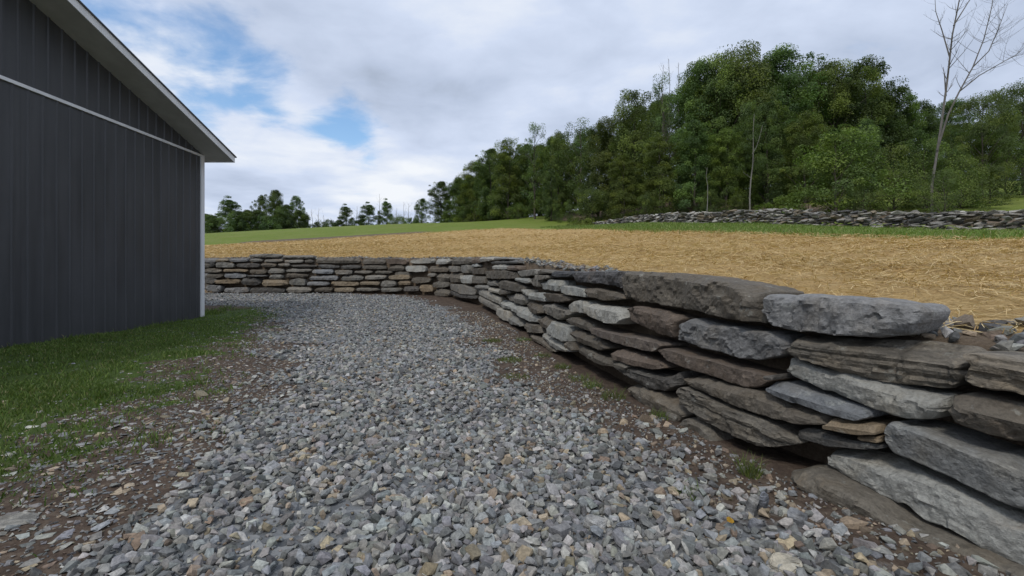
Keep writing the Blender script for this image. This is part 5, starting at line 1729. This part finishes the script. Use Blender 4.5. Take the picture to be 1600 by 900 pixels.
# ------------------------------------------------------------------ rubble wall by the wood
def build_rubble():
    rg = np.random.default_rng(61)
    P = catmull(RUBBLE, .05)
    S = np.r_[0, np.cumsum(np.linalg.norm(np.diff(P, axis=0), axis=1))]
    T = np.gradient(P, axis=0)
    T /= np.linalg.norm(T, axis=1)[:, None]
    var = hull_variants(16, 13, .27, 71)
    meshes = []
    for k, (V, F) in enumerate(var):
        me = np_mesh('slab', V, F)
        me.materials.append(M_STONE)
        meshes.append(me)
    mid = P[len(P) // 2]
    root = empty('rubble_wall', (mid[0], mid[1], float(z_up(mid[:1], mid[1:])[0])))
    tag(root, 'tumbled low wall of flat fieldstone slabs along the wood edge', 'stone wall')
    items = []
    s = 0.0
    tones = [(.30, .285, .26), TINT['n'], TINT['d'], TINT['t'], (.27, .26, .24), TINT['g'], (.40, .385, .35)]
    for lev in range(12):
        s = rg.uniform(0, .4)
        while s < S[-1]:
            L = .24 + .5 * rg.beta(1.3, 2.2)
            i = int(np.searchsorted(S, s + L / 2))
            if i >= len(P):
                break
            hmax = (.62 + .35 * (fbm(S[i], 3.0, .35, 3))) * np.interp(S[i], [0, 20, S[-1]], [1.1, 1.0, .8])
            z = .05 + lev * .085
            if z < hmax:
                wd = .55 - .28 * z
                for side in (1, -1, 0):
                    if side == -1 and rg.random() < .55:
                        continue
                    if side == 0 and (z < hmax - .2 or rg.random() < .4):
                        continue
                    off = side * wd + rg.normal(0, .08)
                    q = P[i] + np.array([T[i, 1], -T[i, 0]]) * off * -1
                    items.append((q[0], q[1], z + rg.normal(0, .02), L, math.atan2(T[i, 1], T[i, 0]) + rg.normal(0, .6), side))
            s += L * .85
    for k in range(60):     # tumbled to the foot
        i = rg.integers(0, len(P))
        q = P[i] + np.array([-T[i, 1], T[i, 0]]) * rg.uniform(.6, 1.1)
        items.append((q[0], q[1], .05, rg.uniform(.25, .6), rg.uniform(0, 6), 1))
    items.sort(key=lambda a: (a[5] == -1, math.hypot(a[0], a[1]) / a[3]))
    extra = []
    for n, (x, y, z, L, yaw, side) in enumerate(items):
        zz = float(z_up(np.array([x]), np.array([y]))[0]) + z
        tx, ty = rg.normal(0, .13), rg.normal(0, .13)
        if n < 290:
            o = bpy.data.objects.new('stone', meshes[rg.integers(0, len(meshes))])
            link(o, root)
            o.location = Vector((x, y, zz)) - root.location
            o.rotation_euler = (tx, ty, yaw)
            o.scale = (L * 1.1, L * .85, L * rg.uniform(.7, 1.0))
            c = tones[rg.integers(0, len(tones))]
            v = rg.uniform(.8, 1.2)
            o.color = (c[0] * v, c[1] * v, c[2] * v, 1)
        else:
            extra.append((x, y, zz, L))
    if extra:
        E = np.array(extra)
        cols = np.array(tones)[rg.integers(0, len(tones), len(E))] * rg.uniform(.8, 1.2, (len(E), 1))
        v, f, c = scatter_geo(var, E[:, :3] - np.array(root.location), E[:, 3], .15, cols, rg)
        o = mesh_obj('far_stones', np_mesh('far_stones', v, f, c), M_GRAVEL, root)
        o['kind'] = 'stuff'


build_rubble()


# ------------------------------------------------------------------ small single things in the yard
def yard_z(x, y):
    return float(z_low(np.array([x]), np.array([y]))[0])


def loose_stone(x, y, size, tint, label, dims=(1, .75, .5), rot=(0, 0, 0), seed=1, pts=18, name='loose_stone', lift=.25, soft=False):
    rg = np.random.default_rng(int(seed * 100))
    bm = bmesh.new()
    Pn = rg.normal(0, 1, (pts, 3)) if soft else rg.uniform(-1, 1, (pts, 3))
    Pn = Pn / (np.linalg.norm(Pn, axis=1) if soft else np.max(np.abs(Pn), axis=1))[:, None] * rg.uniform(.85, 1, (pts, 1))
    for p in Pn * np.array(dims) * .5 * size:
        bm.verts.new(p)
    res = bmesh.ops.convex_hull(bm, input=bm.verts)
    bmesh.ops.delete(bm, geom=[g for g in res['geom_interior'] if isinstance(g, bmesh.types.BMVert)], context='VERTS')
    bmesh.ops.recalc_face_normals(bm, faces=bm.faces)
    bmesh.ops.bevel(bm, geom=bm.edges[:], offset=size * .025, segments=2, affect='EDGES')
    me = bpy.data.meshes.new(name)
    bm.to_mesh(me)
    bm.free()
    me.materials.append(M_STONE)
    o = mesh_obj(name, me)
    o.location = (x, y, yard_z(x, y) + size * dims[2] * lift)
    o.rotation_euler = rot
    o.color = (*tint, 1)
    tag(o, label, 'stone', 'loose stones lying in the yard')
    return o


loose_stone(-2.93, 2.62, .30, (.33, .32, .29), 'flat pale slab lying in the dirt at the lower left', (1, .55, .16), (.05, .08, .5), 5)
loose_stone(1.44, 2.24, .20, (.33, .31, .26), 'rounded pale boulder at the lower edge beside the wall foot', (1, .8, .55), (0, 0, .3), 6, 40, lift=.2, soft=True)
loose_stone(1.66, 2.80, .20, (.23, .245, .28), 'upright pointed blue grey shard among stones by the wall foot', (.5, .35, 1), (.2, -.3, .4), 7, lift=.3)
loose_stone(1.55, 2.74, .17, (.27, .27, .265), 'blunt grey shard leaning left of the pointed blue shard', (.6, .35, 1), (.3, .35, 1.0), 8, lift=.3)
loose_stone(1.50, 2.58, .12, (.20, .215, .25), 'small dark blue wedge in front of the upright shards', (.9, .5, .8), (.3, .2, .4), 9, lift=.3)
loose_stone(1.78, 2.66, .15, (.21, .225, .25), 'dark grey chunk right of the pointed blue shard', (.9, .7, .7), (.2, .2, .9), 10, lift=.25)
loose_stone(.72, 2.60, .14, (.26, .28, .31), 'square topped blue grey block in the gravel foreground', (1, .7, .6), (.1, .1, .2), 11)
loose_stone(.56, 2.62, .13, (.28, .29, .30), 'light grey block left of the square topped block', (1, .8, .6), (.2, .1, -.5), 12)
loose_stone(.10, 2.58, .15, (.30, .255, .19), 'tan brown stone in the middle of the gravel', (1, .7, .5), (.1, .1, .4), 13)
loose_stone(1.05, 3.05, .17, (.23, .24, .26), 'long blue grey stone slanting across the gravel near the weeds', (1, .4, .4), (.1, .4, -.6), 14)
loose_stone(.95, 4.12, .12, (.34, .28, .21), 'rounded tan cobble in the brown dirt strip', (1, .9, .7), (0, 0, .3), 15, 40, soft=True)
loose_stone(1.22, 3.85, .14, (.24, .255, .28), 'blue grey block in dirt near the broken wall foot', (1, .7, .6), (.1, .3, .5), 16)


def tuft(x, y, n, h, spread, label, seed, yellow=.05):
    rg = np.random.default_rng(int(seed * 100))
    ang = rg.uniform(0, 6.283, n)
    r = spread * np.sqrt(rg.random(n))
    pos = np.stack([r * np.cos(ang), r * np.sin(ang), np.full(n, -.01)], 1)
    v, f, c = blades(pos, h * rg.uniform(.4, 1.1, n), np.full(n, .006), .75, greens(n, rg, (.3, .35, .1, .2, .05)) * 1.25, rg)
    o = mesh_obj('grass_tuft', np_mesh('grass_tuft', v, f, c), M_GRASS)
    o.location = (x, y, yard_z(x, y))
    tag(o, label, 'grass tuft', 'weeds at the wall foot')


tuft(1.86, 3.30, 90, .17, .07, 'bright grass tuft under the dark overhang of the wall', 1)
tuft(1.27, 2.98, 70, .09, .11, 'thin low weed patch among the pale foreground stones', 2)
tuft(1.33, 5.25, 130, .14, .15, 'grass clump at the foot of the long low wall stone', 3)
tuft(1.08, 6.2, 110, .10, .18, 'low weeds against the wall foot beyond the grass clump', 4)
tuft(.62, 3.85, 60, .07, .14, 'sparse weeds at the gravel edge in the dirt strip', 5)
tuft(.15, 7.6, 420, .07, .22, 'mossy weed patch in the dirt strip halfway along the wall', 6)
tuft(-.2, 9.8, 420, .07, .22, 'faint green weed patch at far end of the dirt strip', 7)
tuft(.75, 8.0, 110, .09, .16, 'weeds tucked under the pale base stones of the wall', 8)
tuft(1.20, 5.75, 150, .12, .13, 'grass wisps just past the clump at the low wall stone', 10)
tuft(1.62, 4.55, 90, .09, .10, 'small green weeds under the layered dark wall stones', 11)
tuft(.98, 7.0, 160, .09, .14, 'thin weeds by the square pale wall stone', 12)
tuft(.5, 9.9, 200, .09, .18, 'weeds at the wall foot where pale stones climb', 13)
tuft(.2, 6.4, 260, .05, .22, 'flat mossy patch between gravel and dirt strip', 14)
tuft(-6.3, 12.3, 420, .06, .22, 'lone green weed patch in the gravel beyond the lawn tip', 9)

# one fallen leaf
bm = bmesh.new()
pts = [(-.03, 0, 0), (-.012, .02, .006), (.015, .019, .008), (.035, 0, .004), (.014, -.018, .008), (-.013, -.02, .006)]
c0 = bm.verts.new((0, 0, .001))
vs = [bm.verts.new(p) for p in pts]
for i in range(6):
    bm.faces.new((c0, vs[i], vs[(i + 1) % 6]))
bmesh.ops.solidify(bm, geom=bm.faces[:], thickness=.001)
me = bpy.data.meshes.new('leaf')
bm.to_mesh(me)
bm.free()
leafm, lt = material('yellow_leaf')
finish(lt, lt.ramp(lt.noise(lt.n('ShaderNodeTexCoord').outputs['Object'], 60, 3), [(.3, (.5, .28, .03)), (.7, (.65, .42, .07))]), .6)
lf = mesh_obj('fallen_leaf', me, leafm)
lf.location = (1.32, 2.55, yard_z(1.32, 2.55) + .075)
lf.rotation_euler = (.5, .2, .6)
tag(lf, 'small yellow fallen leaf on the gravel near the wall', 'leaf')
